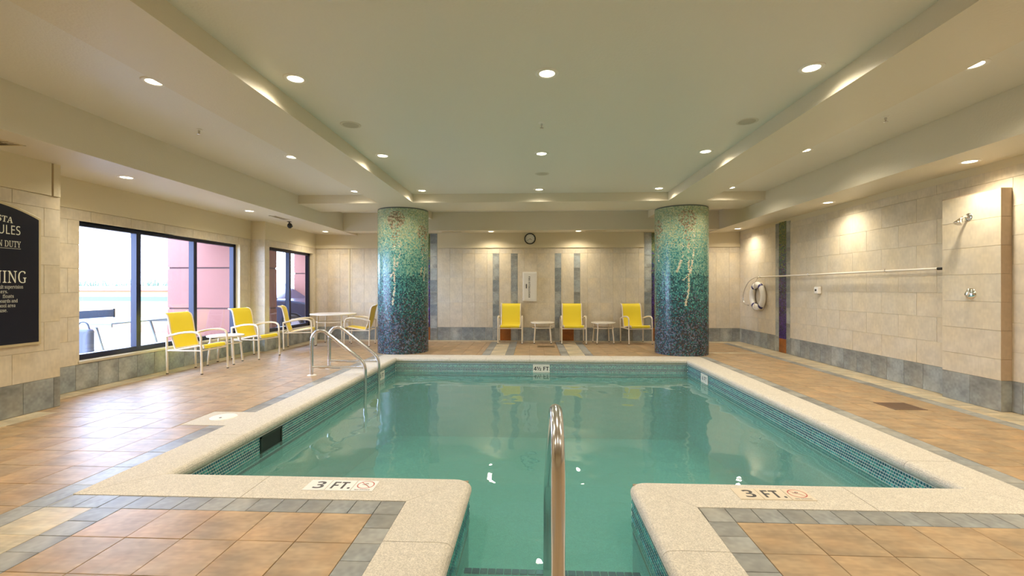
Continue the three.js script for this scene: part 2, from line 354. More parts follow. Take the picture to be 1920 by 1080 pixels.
// ---- coping: slabs with a rounded nose, mitred at the corners
{
  const cop = thing('pool_coping', 'pale cast stone coping round the pool edge', 'coping', 0, 0, 0, 0, null, 'structure');
  const prof = [];  // [t across from water edge 0 to outer 1 in metres, y]
  for (let i = 0; i <= 6; i++) { const a = Math.PI / 2 * (i / 6); prof.push([0.045 - 0.045 * Math.sin(Math.PI / 2 - a + 0) * 1, -0.09 + 0.045 + 0]); }
  prof.length = 0;
  prof.push([CW, -0.05], [0.09, -0.09], [0.02, -0.09]);
  for (let i = 0; i <= 8; i++) { const a = -Math.PI / 2 + Math.PI * (i / 8) * 0.98; prof.push([0.044 - 0.044 * Math.cos(a), -0.045 + 0.045 * Math.sin(a)]); }
  prof.push([0.10, 0.003], [CW, 0.0015]);
  const slab = (pairs) => {   // pairs of [water edge point, outer point]
    const pos = [], P = pairs.map(([a, b]) => prof.map(([t, y]) => { const f = t / CW; return V(a[0] + (b[0] - a[0]) * f, y, a[1] + (b[1] - a[1]) * f); }));
    const tri = (a, b, c) => pos.push(a.x, a.y, a.z, b.x, b.y, b.z, c.x, c.y, c.z);
    const n = prof.length;
    for (let i = 0; i + 1 < P.length; i++) for (let j = 0; j < n; j++) { const l = (j + 1) % n; tri(P[i][j], P[i + 1][j], P[i + 1][l]); tri(P[i][j], P[i + 1][l], P[i][l]); }
    for (const [E, flip] of [[P[0], 1], [P[P.length - 1], 0]]) { const c = E[0].clone().lerp(E[n - 1], 0.5).lerp(E[5], 0.5); for (let j = 0; j < n; j++) { const l = (j + 1) % n; flip ? tri(c, E[j], E[l]) : tri(c, E[l], E[j]); } }
    let g = new THREE.BufferGeometry(); g.setAttribute('position', new THREE.Float32BufferAttribute(pos, 3)); g.computeVertexNormals();
    mesh('coping_slab', metreUV(g), M.coping, cop);
  };
  const gp = 0.002;
  const arc = (cx, cD, a0, a1, b) => Array.from({ length: 7 }, (_, i) => { const a = a0 + (a1 - a0) * i / 6; return [[cx + 0.1 * Math.cos(a), cD + 0.1 * Math.sin(a)], b]; });
  const BL = [NL - CW, PN - CW], BR = [NR + 0.34, PN - CW];
  // entry bay, window side: straight slabs, then the rounded nose split on its mitre
  const nose = arc(NL - 0.1, PN - 0.1, 0, Math.PI / 2, BL);
  slab([[[NL, NN], [NL - CW, NN - CW + 0.0]], [[NL, 2.35 - gp], [NL - CW, 2.35 - gp]]]);
  slab([[[NL, 2.35 + gp], [NL - CW, 2.35 + gp]], ...nose.slice(0, 4).map(([a, b], i) => [a, [b[0] + 0, b[1] - gp]])]);
  slab([...nose.slice(3).map(([a, b]) => [[a[0] - gp, a[1] + 0], [b[0] - gp, b[1]]]), [[-1.84 + gp, PN], [-1.84 + gp, PN - CW]]]);
  slab([[[-1.84 - gp, PN], [-1.84 - gp, PN - CW]], [[PL + gp, PN], [PL - CW + gp, PN - CW]]]);
  const side = (x, s, list) => { for (let i = 0; i + 1 < list.length; i++) { const a = list[i], b = list[i + 1], first = i === 0, last = i + 2 === list.length; const p0 = [[x, first ? PN + gp : a + gp], [x + s * CW, first ? PN - CW + gp : a + gp]], p1 = [[x, last ? PF - gp : b - gp], [x + s * CW, last ? PF + 0.4 - gp : b - gp]]; slab(s < 0 ? [p0, p1] : [p1, p0]); } };
  side(PL, -1, [PN, 4.0, 5.0, 6.05, 7.1, PF]); side(PR, 1, [PN, 3.62, 4.7, 5.8, 6.9, PF]);
  const far = [PL, -1.55, -0.87, -0.05, 0.72, 1.5, 2.1, PR];
  for (let i = 0; i + 1 < far.length; i++) {
    const a = far[i], b = far[i + 1], A = i ? [[a + gp, PF], [a + gp, PF + 0.4]] : [[PL + gp, PF], [PL - CW + gp, PF + 0.4]], B = i + 2 < far.length ? [[b - gp, PF], [b - gp, PF + 0.4]] : [[PR - gp, PF], [PR + CW - gp, PF + 0.4]];
    slab([A, B]);
  }
  const nose2 = arc(NR + 0.1, PN - 0.1, Math.PI / 2, Math.PI, BR);
  slab([[[PR - gp, PN], [PR + CW - gp, PN - CW]], [[2.05 + gp, PN], [2.05 + gp, PN - CW]]]);
  slab([[[2.05 - gp, PN], [2.05 - gp, PN - CW]], ...nose2.slice(0, 4).map(([a, b]) => [a, [b[0] + gp, b[1]]])]);
  slab([...nose2.slice(3).map(([a, b]) => [[a[0], a[1] - gp], [b[0], b[1] - gp]]), [[NR, 2.33 + gp], [NR + 0.34, 2.33 + gp]]]);
  slab([[[NR, 2.33 - gp], [NR + 0.34, 2.33 - gp]], [[NR, NN], [NR + 0.34, NN - CW]]]);
  slab([[[NR, NN], [NR + 0.34, NN - CW]], [[NL, NN], [NL - CW, NN - CW]]]);
  // square pad of the same stone around the skimmer lid
  mesh('skimmer_pad', rbox(PL - CW + 3.395 - 0.004, 0.05, 0.472, 0.004).translate((PL - CW - 3.395) / 2, -0.024, -4.502), M.coping, cop);
}

// ---- walls. A wall gets a painted body, stone tiles up to TT and slate tiles at its foot.
const TT = 2.33, BH = 0.33;
function tiledFace(parent, base, o, u, u1, { tw = 0.61, th = 0.31, mats = WALLT, holes = [], v0 = BH, v1 = TT, stagger = 0.5, slate = true, most = 300, sw = 0.305, slateHoles = [], au = 0 } = {}) {
  const F = frameOf(o, u, ey);
  layPieces(parent, gridPieces(0, u1, v0, v1, tw, th, mats, { holes, stagger, av: v0, au }), F, 'wall_tile', { t: 0.010, gap: 0.0025, bevel: 0.001, most });
  if (slate) layPieces(base, gridPieces(0, u1, 0, BH, sw, BH, SLATE, { holes: slateHoles, au: 0.1 }), F, 'slate_tile', { t: 0.012, gap: 0.004, bevel: 0.001, most });
}
const wallLeft = thing('wall_left', 'cream tiled wall with the windows and the stepped piers', 'wall', 0, 0, 0, 0, null, 'structure');
const wallRight = thing('wall_right', 'cream tiled wall with shower panel and mosaic stripe', 'wall', 0, 0, 0, 0, null, 'structure');
const wallBack = thing('wall_back', 'cream tiled end wall with slate stripes and clock', 'wall', 0, 0, 0, 0, null, 'structure');
const wallFront = thing('wall_front', 'plain cream wall closing the room', 'wall', 0, 0, 0, 0, null, 'structure');
const baseLeft = thing('baseboard_left', 'slate tile baseboard under the windows', 'baseboard', 0, 0, 0, 0, null, 'structure');
const baseRight = thing('baseboard_right', 'slate tile baseboard along the shower wall', 'baseboard', 0, 0, 0, 0, null, 'structure');
const baseBack = thing('baseboard_back', 'slate tile baseboard along the end wall', 'baseboard', 0, 0, 0, 0, null, 'structure');
const W1 = [5.66, 8.91, 0.37, 2.19], W2 = [9.43, 11.36, 0.37, 2.19];   // window openings D0,D1,y0,y1
{
  const t = 0.011;   // tiles stand proud of the body by this much
  // window wall bodies
  const a = XL1 - t, b = XL2 - t, c = XL3 - t, out = -6.05, out3 = -5.76, top = 3.4;
  mesh('wall_body', merge([
    ext(out, a, -0.35, top, DF, D1 - t),
    ext(out, b, -0.35, top, D1 - t, W1[0]), ext(out, b, -0.35, W1[2], W1[0], W1[1]), ext(out, b, W1[3], top, W1[0], W1[1]), ext(out, b, -0.35, top, W1[1], D2 + t), ext(out, c, -0.35, top, D2 + t, D2 + 0.14),
    ext(out3, c, -0.35, top, D2 + 0.14, W2[0]), ext(out3, c, -0.35, W2[2], W2[0], W2[1]), ext(out3, c, W2[3], top, W2[0], W2[1]), ext(out3, c, -0.35, top, W2[1], DB + 0.3)]), M.paint, wallLeft);
  // tiled faces seen from the room: u runs along D so that u x y points into the room (+x)
  const uD = new THREE.Vector3(0, 0, -1);
  tiledFace(wallLeft, baseLeft, new THREE.Vector3(a, 0, -DF), uD, D1 - DF);
  tiledFace(wallLeft, baseLeft, new THREE.Vector3(b, 0, -D1), uD, D2 - D1, { holes: [[W1[0] - D1, W1[1] - D1, W1[2], W1[3]]] });
  tiledFace(wallLeft, baseLeft, new THREE.Vector3(c, 0, -D2), uD, DB - D2, { holes: [[W2[0] - D2, W2[1] - D2, W2[2], W2[3]]] });
  // the two short returns: the pier's far end (faces away) and the step at D2 that faces the camera
  tiledFace(wallLeft, baseLeft, new THREE.Vector3(XL2, 0, -(D2 + t)), ex, XL3 - XL2 - 0.001, { tw: 0.31 });
  // upper painted band standing slightly proud over the tiles, with the corner strip on the pier
  mesh('painted_band', ext(a, a + 0.02, TT + 0.004, 2.8, DF, D1 - 0.10), M.paint, wallLeft);
  mesh('corner_strip', ext(a, a + 0.028, TT + 0.004, 2.8, D1 - 0.085, D1 - 0.012), M.paint, wallLeft);
  mesh('painted_band', ext(b, b + 0.014, TT + 0.004, 2.8, D1, D2), M.paint, wallLeft);
  mesh('painted_band', ext(c, c + 0.014, TT + 0.004, 2.8, D2 + t, DB), M.paint, wallLeft);
}
{
  const t = 0.011, a = XR + t;
  mesh('wall_body', ext(a, XR + 0.35, -0.35, 3.4, DF, DB + 0.3), M.paint, wallRight);
  const uz = new THREE.Vector3(0, 0, 1), S0 = 9.30, S1 = 9.85;
  tiledFace(wallRight, baseRight, new THREE.Vector3(a, 0, -DB), uz, DB - DF, { v1: 2.62, holes: [[DB - S1, DB - S0, 0, 3]], slateHoles: [[DB - S1, DB - S0, 0, 1]] });
}
// stripe of mosaic between two rows of slate, on a face given by its frame
const chipGeo = new THREE.BoxGeometry(0.0205, 0.0205, 0.004);
function mosaic(parent, spots, name = 'mosaic_chips') {   // spots: [Matrix4, Color]
  const inst = new THREE.InstancedMesh(chipGeo, std('#ffffff', 0.22), spots.length);
  inst.name = name; inst.userData.kind = 'stuff'; inst.castShadow = inst.receiveShadow = true;
  spots.forEach(([m, c], i) => { inst.setMatrixAt(i, m); inst.setColorAt(i, c); });
  parent.add(inst);
}
const pick = (list) => list[Math.floor(rnd() * list.length)];
const PAL = {
  pale: ['#b9c6a0', '#a9bd9c', '#c6cba6', '#9db79a', '#b3c4ae'], sea: ['#7fb0a2', '#8dbaa8', '#6fa59c', '#86b19e', '#9bc0ab'], teal: ['#4f9591', '#63a39a', '#43868a', '#6fac9f', '#3d7c82'],
  dark: ['#2d5a60', '#356a6a', '#274c58', '#41787a', '#3a545c'], night: ['#33363e', '#403c40', '#2b3240', '#4c4240', '#46526a', '#5a4c44', '#6a6f7c', '#5c6478', '#747a90'], bell: ['#aa9a80', '#b8a890', '#968870', '#c4b69c', '#867a62'], bone: ['#d9d2ba', '#c9bfa2', '#e4decb'],
  plum: ['#3a2a6c', '#4b2f82', '#2b1f52', '#5b3a94', '#352a5a'], moss: ['#6f7d4a', '#59724e', '#87905a', '#4d6a58', '#7b7a52'],
};
function stripe(parent, o, u, width, y0, y1, slateW) {
  const F = frameOf(o, u, ey), spots = [], p = 0.0225, n = new THREE.Matrix4();
  for (let x = slateW + p / 2; x < width - slateW - p / 4; x += p) for (let y = y0 + p / 2; y < y1; y += p) {
    const h = (y - y0) / (y1 - y0) + rr(-0.14, 0.14);
    n.makeRotationFromEuler(new THREE.Euler(rr(-0.035, 0.035), rr(-0.035, 0.035), 0)).setPosition(x, y, 0.008);
    spots.push([new THREE.Matrix4().multiplyMatrices(F, n), new THREE.Color(pick(h < 0.28 ? PAL.plum : h < 0.5 ? (rnd() < 0.5 ? PAL.plum : PAL.night) : h < 0.7 ? (rnd() < 0.6 ? PAL.dark : PAL.plum) : PAL.moss))]);
  }
  mosaic(parent, spots);
  const pieces = [...gridPieces(0, slateW, 0, y1, slateW, 0.305, SLATE), ...gridPieces(width - slateW, width, 0, y1, slateW, 0.305, SLATE)];
  layPieces(parent, pieces, F, 'stripe_tile', { t: 0.011, gap: 0.004, bevel: 0.001 });
  layPieces(parent, gridPieces(slateW, width - slateW, 0, y0, width - 2 * slateW, y0, ORANGE), F, 'foot_tile', { t: 0.011, gap: 0.004, bevel: 0.001 });
}
{
  const t = 0.011;
  stripe(wallRight, new THREE.Vector3(XR + t, 0, -9.85), new THREE.Vector3(0, 0, 1), 0.55, 0.285, 2.66, 0.14);
  // end wall
  mesh('wall_body', ext(XL3 - 0.2, XR + 0.35, -0.35, 3.4, DB + t, DB + 0.3), M.paint, wallBack);
  const bars = [[-1.0, -0.84], [-0.54, -0.37], [0.56, 0.72], [1.035, 1.194]], big = [[-3.02, -2.41], [2.775, 3.385]];
  const L = XL3, holes = [...bars.map(([a, b]) => [a - L, b - L, 0, 2.19]), ...big.map(([a, b]) => [a - L, b - L, 0, 3])], F = new THREE.Vector3(L, 0, -(DB + t));
  const orange = [[-0.84, -0.54], [0.72, 1.035]];
  tiledFace(wallBack, baseBack, F, ex, XR - L, { tw: 0.315, th: 0.62, stagger: 0, holes, slateHoles: [...holes, ...orange.map(([a, b]) => [a - L, b - L, 0, 1])] });
  const FF = frameOf(F, ex, ey);
  layPieces(wallBack, bars.flatMap(([a, b]) => gridPieces(a - L, b - L, 0, 2.19, b - a, 0.305, SLATE)), FF, 'stripe_tile', { t: 0.011, gap: 0.003, bevel: 0.001 });
  layPieces(wallBack, orange.flatMap(([a, b]) => gridPieces(a - L, b - L, 0, BH, b - a, BH, ORANGE)), FF, 'foot_tile', { t: 0.011, gap: 0.003, bevel: 0.001 });
  for (const [a, b] of big) stripe(wallBack, new THREE.Vector3(a, 0, -(DB + t)), ex, b - a, 0.33, 2.7, 0.18);
  // painted wall over the tiles with a shallow rounded ledge
  for (const [a, b] of [[XL3, -3.03], [-2.40, 2.765], [3.395, XR]]) {
    mesh('painted_band', ext(a, b, 2.42, 2.8, DB - 0.006, DB + t), M.paint, wallBack);
    mesh('ledge', ext(a, b, TT, 2.42, DB - 0.03, DB + t), M.paint, wallBack);
  }
  mesh('corner_strip', ext(-4.70, -4.66, BH, 2.75, DB - 0.012, DB + t), M.paint, wallBack);
  mesh('wall_body', ext(-6.35, XR + 0.35, -0.35, 3.4, DF - 0.3, DF), M.paint, wallFront);
}
// shower panel: a raised slab of tile on the shower wall, slate at its foot
{
  const x0 = XR - 0.115, d0 = 5.1, d1 = 5.80, h = 2.39, t = 0.01;
  mesh('panel_core', ext(x0 + t, XR, 0, h - t, d0 + t, d1 - t), M.grout, wallRight);
  const Fr = frameOf(new THREE.Vector3(x0 + t, 0, -d1), new THREE.Vector3(0, 0, 1), ey);
  layPieces(wallRight, gridPieces(0, d1 - d0, BH, h, 0.70, 0.3055, WALLT, { av: h }), Fr, 'panel_tile', { t, gap: 0.003, bevel: 0.001 });
  layPieces(wallRight, gridPieces(0, d1 - d0, 0, BH, 0.35, BH, SLATE), Fr, 'panel_foot_tile', { t, gap: 0.003, bevel: 0.001 });
  const nearF = frameOf(new THREE.Vector3(x0, 0, -(d0 + t)), ex, ey);
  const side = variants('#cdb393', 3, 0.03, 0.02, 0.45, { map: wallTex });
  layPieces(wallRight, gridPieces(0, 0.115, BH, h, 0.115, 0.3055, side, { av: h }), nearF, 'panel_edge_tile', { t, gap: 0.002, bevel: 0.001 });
  layPieces(wallRight, gridPieces(0, 0.115, 0, BH, 0.115, BH, SLATE), nearF, 'panel_foot_tile', { t, gap: 0.002, bevel: 0.001 });
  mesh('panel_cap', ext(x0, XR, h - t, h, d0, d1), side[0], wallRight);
}

// ---- ceiling, beams, soffits
{
  const c = mesh('ceiling', ext(-6.35, XR + 0.35, HC, HC + 0.3, DF - 0.3, DB + 0.3), M.ceiling);
  tag(c, 'textured tan plaster ceiling over the pool', 'ceiling', null, 'structure');
  const long = (x0, x1, label) => tag(mesh('ceiling_beam', ext(x0, x1, HB, HC + 0.01, DF, 8.55), M.soffit), label, 'beam', null, 'structure');
  long(-2.93, -2.25, 'long plaster ceiling beam on the window side of the pool');
  long(2.5, 3.19, 'long plaster ceiling beam on the shower side of the pool');
  tag(mesh('ceiling_beam', ext(-4.6, 4.4, HB, HC + 0.01, 8.55, 9.5), M.soffit), 'cross beam running over both mosaic columns', 'beam', null, 'structure');
  // stubs from the columns to the end soffit
  tag(mesh('ceiling_beam', ext(-2.75, -2.35, HB, HC + 0.01, 9.5, 10.8), M.soffit), 'short beam behind the column on the window side', 'beam', null, 'structure');
  tag(mesh('ceiling_beam', ext(2.65, 3.05, HB, HC + 0.01, 9.5, 10.8), M.soffit), 'short beam behind the column on the shower side', 'beam', null, 'structure');
  const prism = (pts, dep, place) => { const g = new THREE.ExtrudeGeometry(new THREE.Shape(pts.map((p) => new THREE.Vector2(...p))), { depth: dep, bevelEnabled: false }); place(g); g.computeVertexNormals(); return metreUV(g); };
  const len = DB - DF;
  tag(mesh('soffit', prism([[-6.0, 2.72], [-4.47, 2.66], [-4.47, HC + 0.01], [-6.0, HC + 0.01]], len, (g) => g.translate(0, 0, -DB)), M.soffit), 'dropped plaster soffit over the windows', 'soffit', null, 'structure');
  tag(mesh('soffit', prism([[4.25, 2.66], [XR + 0.05, 2.715], [XR + 0.05, HC + 0.01], [4.25, HC + 0.01]], len, (g) => g.translate(0, 0, -DB)), M.soffit), 'dropped plaster soffit along the shower wall', 'soffit', null, 'structure');
  tag(mesh('soffit', prism([[10.63, 2.665], [DB + 0.05, 2.715], [DB + 0.05, HC + 0.01], [10.63, HC + 0.01]], 8.72, (g) => g.rotateY(Math.PI / 2).translate(-4.47, 0, 0)), M.soffit), 'dropped plaster soffit along the end wall', 'soffit', null, 'structure');
}

// ---- mosaic columns
function column(x, D, label, jelly) {
  const o = thing('mosaic_column', label, 'column', x, 0, D, 0, 'mosaic columns', 'structure');
  const R = 0.515, core = mesh('column_core', new THREE.CylinderGeometry(R, R, HB, 72, 1).translate(0, HB / 2, 0), std('#5d6663', 0.8), o);
  const p = 0.0222, rows = Math.floor(HB / p), per = Math.floor(2 * Math.PI * R / p), spots = [];
  const e = new THREE.Euler(), m = new THREE.Matrix4(), mt = new THREE.Matrix4();
  for (let r = 0; r < rows; r++) for (let i = 0; i < per; i++) {
    const a = (i + (r % 2) * 0.5) / per * Math.PI * 2, y = (r + 0.5) * p;      // a = 0 faces the camera side (+z)
    const aa = Math.atan2(Math.sin(a), Math.cos(a)), h = y + rr(-0.16, 0.16) + 0.05 * Math.sin(3 * a);
    let pal;
    if (h > 2.45) pal = PAL.pale; else if (h > 2.15) pal = rnd() < 0.5 ? PAL.pale : PAL.sea; else if (h > 1.85) pal = rnd() < 0.75 ? PAL.sea : PAL.teal;
    else if (y > 1.62 || (y > 1.55 && rnd() < 0.5)) pal = rnd() < 0.6 ? PAL.teal : PAL.sea;
    else if (h > 1.2) pal = rnd() < 0.55 ? PAL.teal : PAL.dark; else if (h > 0.75) pal = rnd() < 0.6 ? PAL.dark : rnd() < 0.4 ? PAL.teal : PAL.night; else pal = rnd() < 0.72 ? PAL.night : PAL.dark;
    const j = jelly(aa, y);
    if (j && rnd() < j[1]) pal = PAL[j[0]];
    const c = new THREE.Color(pick(pal)); const k = 1 + rr(-0.18, 0.18); c.multiplyScalar(k);
    e.set(rr(-0.04, 0.04), aa + rr(-0.04, 0.04), 0, 'YXZ');
    m.makeRotationFromEuler(e).setPosition((R + 0.0015) * Math.sin(aa), y, (R + 0.0015) * Math.cos(aa));
    spots.push([m.clone(), c]);
  }
  mosaic(o, spots);
  return o;
}
// a jellyfish drawn in chips: domed bell and long trailing arms; (a0, y0) is the bell's middle
const jellyfish = (list) => (a, y) => {
  for (const { a0, y0, s = 1, arms } of list) {
    const u = (a - a0) * 0.515 / s, v = (y - y0) / s;
    if (v > -0.14 && (u * u) / 0.032 + (v * v) / 0.036 < 1) return ['bell', 0.6];
    if (v <= -0.1 && v > -0.5 && Math.abs(u) < 0.11 - 0.1 * Math.abs(v)) return ['bell', 0.3];
    for (const pts of arms) for (let i = 0; i + 1 < pts.length; i++) {
      const [ax, ay] = pts[i], [bx, by] = pts[i + 1];
      if (v <= ay && v >= by) { const f = (v - ay) / (by - ay), c = ax + (bx - ax) * f; if (Math.abs(u - c) < 0.019) return ['bone', v > -0.8 ? 0.4 : 0.8]; }
    }
  }
  return null;
};
column(-2.70, 9.47, 'tall round mosaic column with jellyfish design nearer the windows', jellyfish([
  { a0: -0.02, y0: 2.66, arms: [[[-0.02, -0.3], [-0.02, -0.9], [-0.02, -1.35], [-0.06, -1.68]], [[0.06, -0.2], [0.09, -0.6], [0.03, -0.9], [-0.1, -1.12]], [[-0.05, -0.2], [-0.02, -0.75]]] },
  { a0: 1.15, y0: 2.45, s: 0.9, arms: [[[0, -0.2], [-0.02, -0.6], [-0.09, -0.98]], [[0.1, -0.3], [0.02, -1.1]]] }]));
column(3.03, 9.47, 'tall round mosaic column with jellyfish design nearer the shower wall', jellyfish([
  { a0: -0.08, y0: 2.66, arms: [[[0.01, -0.3], [0.02, -0.9], [0.02, -1.35], [-0.04, -1.68]], [[0.12, -0.2], [0.12, -0.6], [0.05, -1.05], [-0.1, -1.2]], [[-0.06, -0.3], [-0.1, -0.75], [-0.2, -1.05]]] },
  { a0: -1.35, y0: 2.52, s: 0.9, arms: [[[0, -0.2], [0.05, -0.8]]] }]));

// ---- windows
function windowUnit(label, x, D0, D1w, y0, y1, splits) {
  const w = thing('window', label, 'window', 0, 0, 0, 0, null, 'structure');
  w.name = 'window_' + (windowUnit.n = (windowUnit.n ?? 0) + 1);
  const f = 0.055, xo = x - 0.17, xi = x - 0.09;
  mesh('window_frame', merge([ext(xo, xi, y0, y0 + 0.075, D0, D1w), ext(xo, xi, y1 - f, y1, D0, D1w), ext(xo, xi, y0, y1, D0, D0 + 0.03), ext(xo, xi, y0, y1, D1w - 0.07, D1w)]), M.windowFrame, w);
  for (const s of splits) mesh('mullion', ext(xo, xi + 0.01, y0 + 0.07, y1 - f, s - 0.04, s + 0.04), M.windowFrame, w);
  const cuts = [D0 + 0.02, ...splits, D1w - 0.05];
  for (let i = 0; i + 1 < cuts.length; i++) mesh('pane', new THREE.PlaneGeometry(cuts[i + 1] - cuts[i], y1 - y0 - 0.1).rotateY(Math.PI / 2).translate(x - 0.13, (y0 + y1) / 2 + 0.01, -(cuts[i] + cuts[i + 1]) / 2), M.glass, w);
  mesh('window_sill', ext(x - 0.09, x + 0.012, y0 - 0.03, y0 + 0.001, D0 - 0.02, D1w + 0.02), std('#c9bfa6', 0.5), w);
  mesh('reveal', merge([ext(x - 0.2, x - 0.001, y1, y1 + 0.01, D0, D1w)]), M.paint, w);
  return w;
}
windowUnit('wide dark framed window with three panes beside the lounge chairs', XL2, W1[0], W1[1], W1[2], W1[3], [6.64, 7.80]);
windowUnit('narrow dark framed window with two panes beside the dining table', XL3, W2[0], W2[1], W2[2], W2[3], [10.40]);

// ================================================================== LAMPS
const lampGlow = new THREE.MeshStandardMaterial({ color: '#fff3dc', emissive: new THREE.Color().setRGB(1, 0.86, 0.6), emissiveIntensity: 9 });
function downlight(x, y, D, label, group, cd = LAMP_CD) {
  const o = thing('downlight', label, 'ceiling light', x, y, D, 0, group);
  mesh('trim_ring', lathe([[0.062, -0.003], [0.066, -0.008], [0.086, -0.009], [0.095, -0.005], [0.097, 0]], 32), M.white, o);
  mesh('lens', new THREE.CircleGeometry(0.065, 28).rotateX(Math.PI / 2).translate(0, -0.004, 0), lampGlow, o);
  const l = new THREE.SpotLight(LAMP, cd, 0, 1.36, 0.75, 2);
  l.position.set(0, -0.02, 0); l.target.position.set(0, -1.5, 0); o.add(l, l.target);
  l.castShadow = true; l.shadow.radius = 2.5;
  return o;
}
const ROWS = [[-0.7, 'over the deck at the closed end'], [1.55, 'over the deck by the stair rail'], [3.78, 'over the entry end of the pool'], [6.03, 'over the middle of the pool'], [8.22, 'beside the cross beam']];
for (const [D, row] of ROWS) {
  for (const [x, line] of [[-2.0, 'by the window side beam'], [0.12, 'on the centre line'], [2.24, 'by the shower side beam']]) downlight(x, HC, D, 'middle ceiling downlight ' + line + ', ' + row, 'middle ceiling downlights');
  downlight(-3.24, HC, D, 'window side ceiling strip downlight, ' + (D > 8 ? row : 'abreast of lights ' + row), 'window side ceiling downlights');
  downlight(3.49, HC, D, 'shower side ceiling strip downlight, ' + (D > 8 ? row : 'abreast of lights ' + row), 'shower side ceiling downlights');
}
for (const [D, at] of [[0.5, 'the deck at the closed end'], [2.9, 'the pool rules sign'], [5.4, 'the end of the sign pier'], [7.85, 'the yellow lounge chairs'], [10.8, 'the round dining table']]) downlight(-4.98, 2.681, D, 'round downlight in the window soffit over ' + at, 'window soffit downlights');
for (const [x, at] of [[-3.1, 'behind the column nearer the windows'], [-1.0, 'above the armchair under the white cabinet'], [1.1, 'above the middle armchair'], [3.2, 'behind the column nearer the shower wall']]) downlight(x, 2.688, 11.02, 'round downlight in the end soffit ' + at, 'end soffit downlights', LAMP_CD * 0.85);
for (const [D, at] of [[0.5, 'the deck at the closed end'], [2.8, 'the bare tiled wall'], [5.16, 'the raised shower panel'], [7.53, 'the rescue pole'], [10.75, 'the life ring']]) downlight(4.72, 2.689, D, 'round downlight in the shower wall soffit over ' + at, 'shower soffit downlights');

// ================================================================== OUTSIDE THE WINDOWS
{
  const g = mesh('ground', ext(-40, -5.9, -0.34, -0.03, -12, 40), std('#a89c8a', 0.8, { map: speckTex }));
  tag(g, 'pale paved patio outside the windows', 'patio', null, 'structure');
  const gw = thing('garden_wall', 'low cream garden wall with green tile band beyond the patio', 'wall', 0, 0, 0, 0, null, 'structure');
  mesh('wall_body', ext(-30, -9.2, -0.03, 1.22, 13.4, 13.7), std('#b08c5c', 0.8), gw);
  mesh('wall_base', ext(-30, -9.2, -0.03, 0.22, 13.36, 13.4), std('#8f6450', 0.8), gw);
  mesh('tile_band', ext(-30, -9.2, 0.92, 1.06, 13.385, 13.4), std('#4f7565', 0.5), gw);
  mesh('wall_cap', rbox(20.8, 0.16, 0.46, 0.05).translate(-19.6, 1.3, -13.55), std('#a47264', 0.7), gw);
  const pink = std('#86564c', 0.8), groove = std('#4a2c2c', 0.8);
  const pier = (x0, x1, d0, d1, label) => {
    const p = thing('porch_pier', label, 'pier', 0, 0, 0, 0, null, 'structure');
    for (const [a, b] of [[-0.03, 0.84], [0.875, 1.755], [1.79, 2.62]]) mesh('render_course', ext(x0, x1, a, b, d0, d1), pink, p);
    mesh('recessed_joint', ext(x0 + 0.02, x1 - 0.01, -0.03, 2.62, d0 + 0.02, d1 - 0.02), groove, p);
  };
  pier(-8.25, -5.95, 10.0, 10.4, 'pink rendered porch pier with recessed joints outside the wide window');
  pier(-7.45, -5.6, 14.0, 14.4, 'pink rendered porch pier with recessed joints beyond the parked car');
  const pr = tag(mesh('porch_roof', ext(-7.5, -6.06, 2.62, 2.95, 2.5, 16), std('#b9b2a6', 0.8)), 'flat porch roof shading the windows outside', 'roof', null, 'structure');
  // arched porch edge springing from the pier
  const s = new THREE.Shape(); s.moveTo(-13.2, 2.62); s.lineTo(-8.25, 2.62); s.lineTo(-8.25, 1.77); s.quadraticCurveTo(-8.42, 2.40, -9.2, 2.50); s.lineTo(-13.2, 2.52); s.closePath();
  tag(mesh('porch_arch', new THREE.ExtrudeGeometry(s, { depth: 0.3, bevelEnabled: false }).translate(0, 0, -10.35), std('#c2bbae', 0.8)), 'grey plaster arch springing from the pink pier', 'arch', null, 'structure');
}


// ================================================================== FURNITURE
// thin woven ribbon of given half width along a profile of [y, z]
function ribbon(profile, hw, th = 0.007, n = 26) {
  const c = new THREE.CatmullRomCurve3(profile.map(([y, z]) => new THREE.Vector3(0, y, z)), false, 'centripetal'), pos = [], uv = [], idx = [];
  const L = c.getLength();
  for (let i = 0; i <= n; i++) {
    const p = c.getPointAt(i / n), t = c.getTangentAt(i / n), nn = new THREE.Vector3(0, t.z, -t.y).normalize();
    for (const [x, s] of [[-hw, 1], [hw, 1], [hw, -1], [-hw, -1]]) { pos.push(x, p.y + nn.y * s * th / 2, p.z + nn.z * s * th / 2); uv.push(x, i / n * L); }
  }
  for (let i = 0; i < n; i++) for (let k = 0; k < 4; k++) { const a = i * 4 + k, b = i * 4 + (k + 1) % 4; idx.push(a, b, b + 4, a, b + 4, a + 4); }
  idx.push(0, 1, 2, 0, 2, 3); const e = n * 4; idx.push(e, e + 2, e + 1, e, e + 3, e + 2);
  const g = new THREE.BufferGeometry(); g.setAttribute('position', new THREE.Float32BufferAttribute(pos, 3)); g.setAttribute('uv', new THREE.Float32BufferAttribute(uv, 2)); g.setIndex(idx);
  const h = g.toNonIndexed(); h.computeVertexNormals(); return h;
}
const SEAT = [[0.385, 0.285], [0.43, 0.275], [0.437, 0.24], [0.415, 0.08], [0.385, -0.09], [0.372, -0.17]];
const BACK = [[0.40, -0.185], [0.47, -0.215], [0.62, -0.255], [0.78, -0.285], [0.88, -0.315], [0.925, -0.355], [0.93, -0.40]];
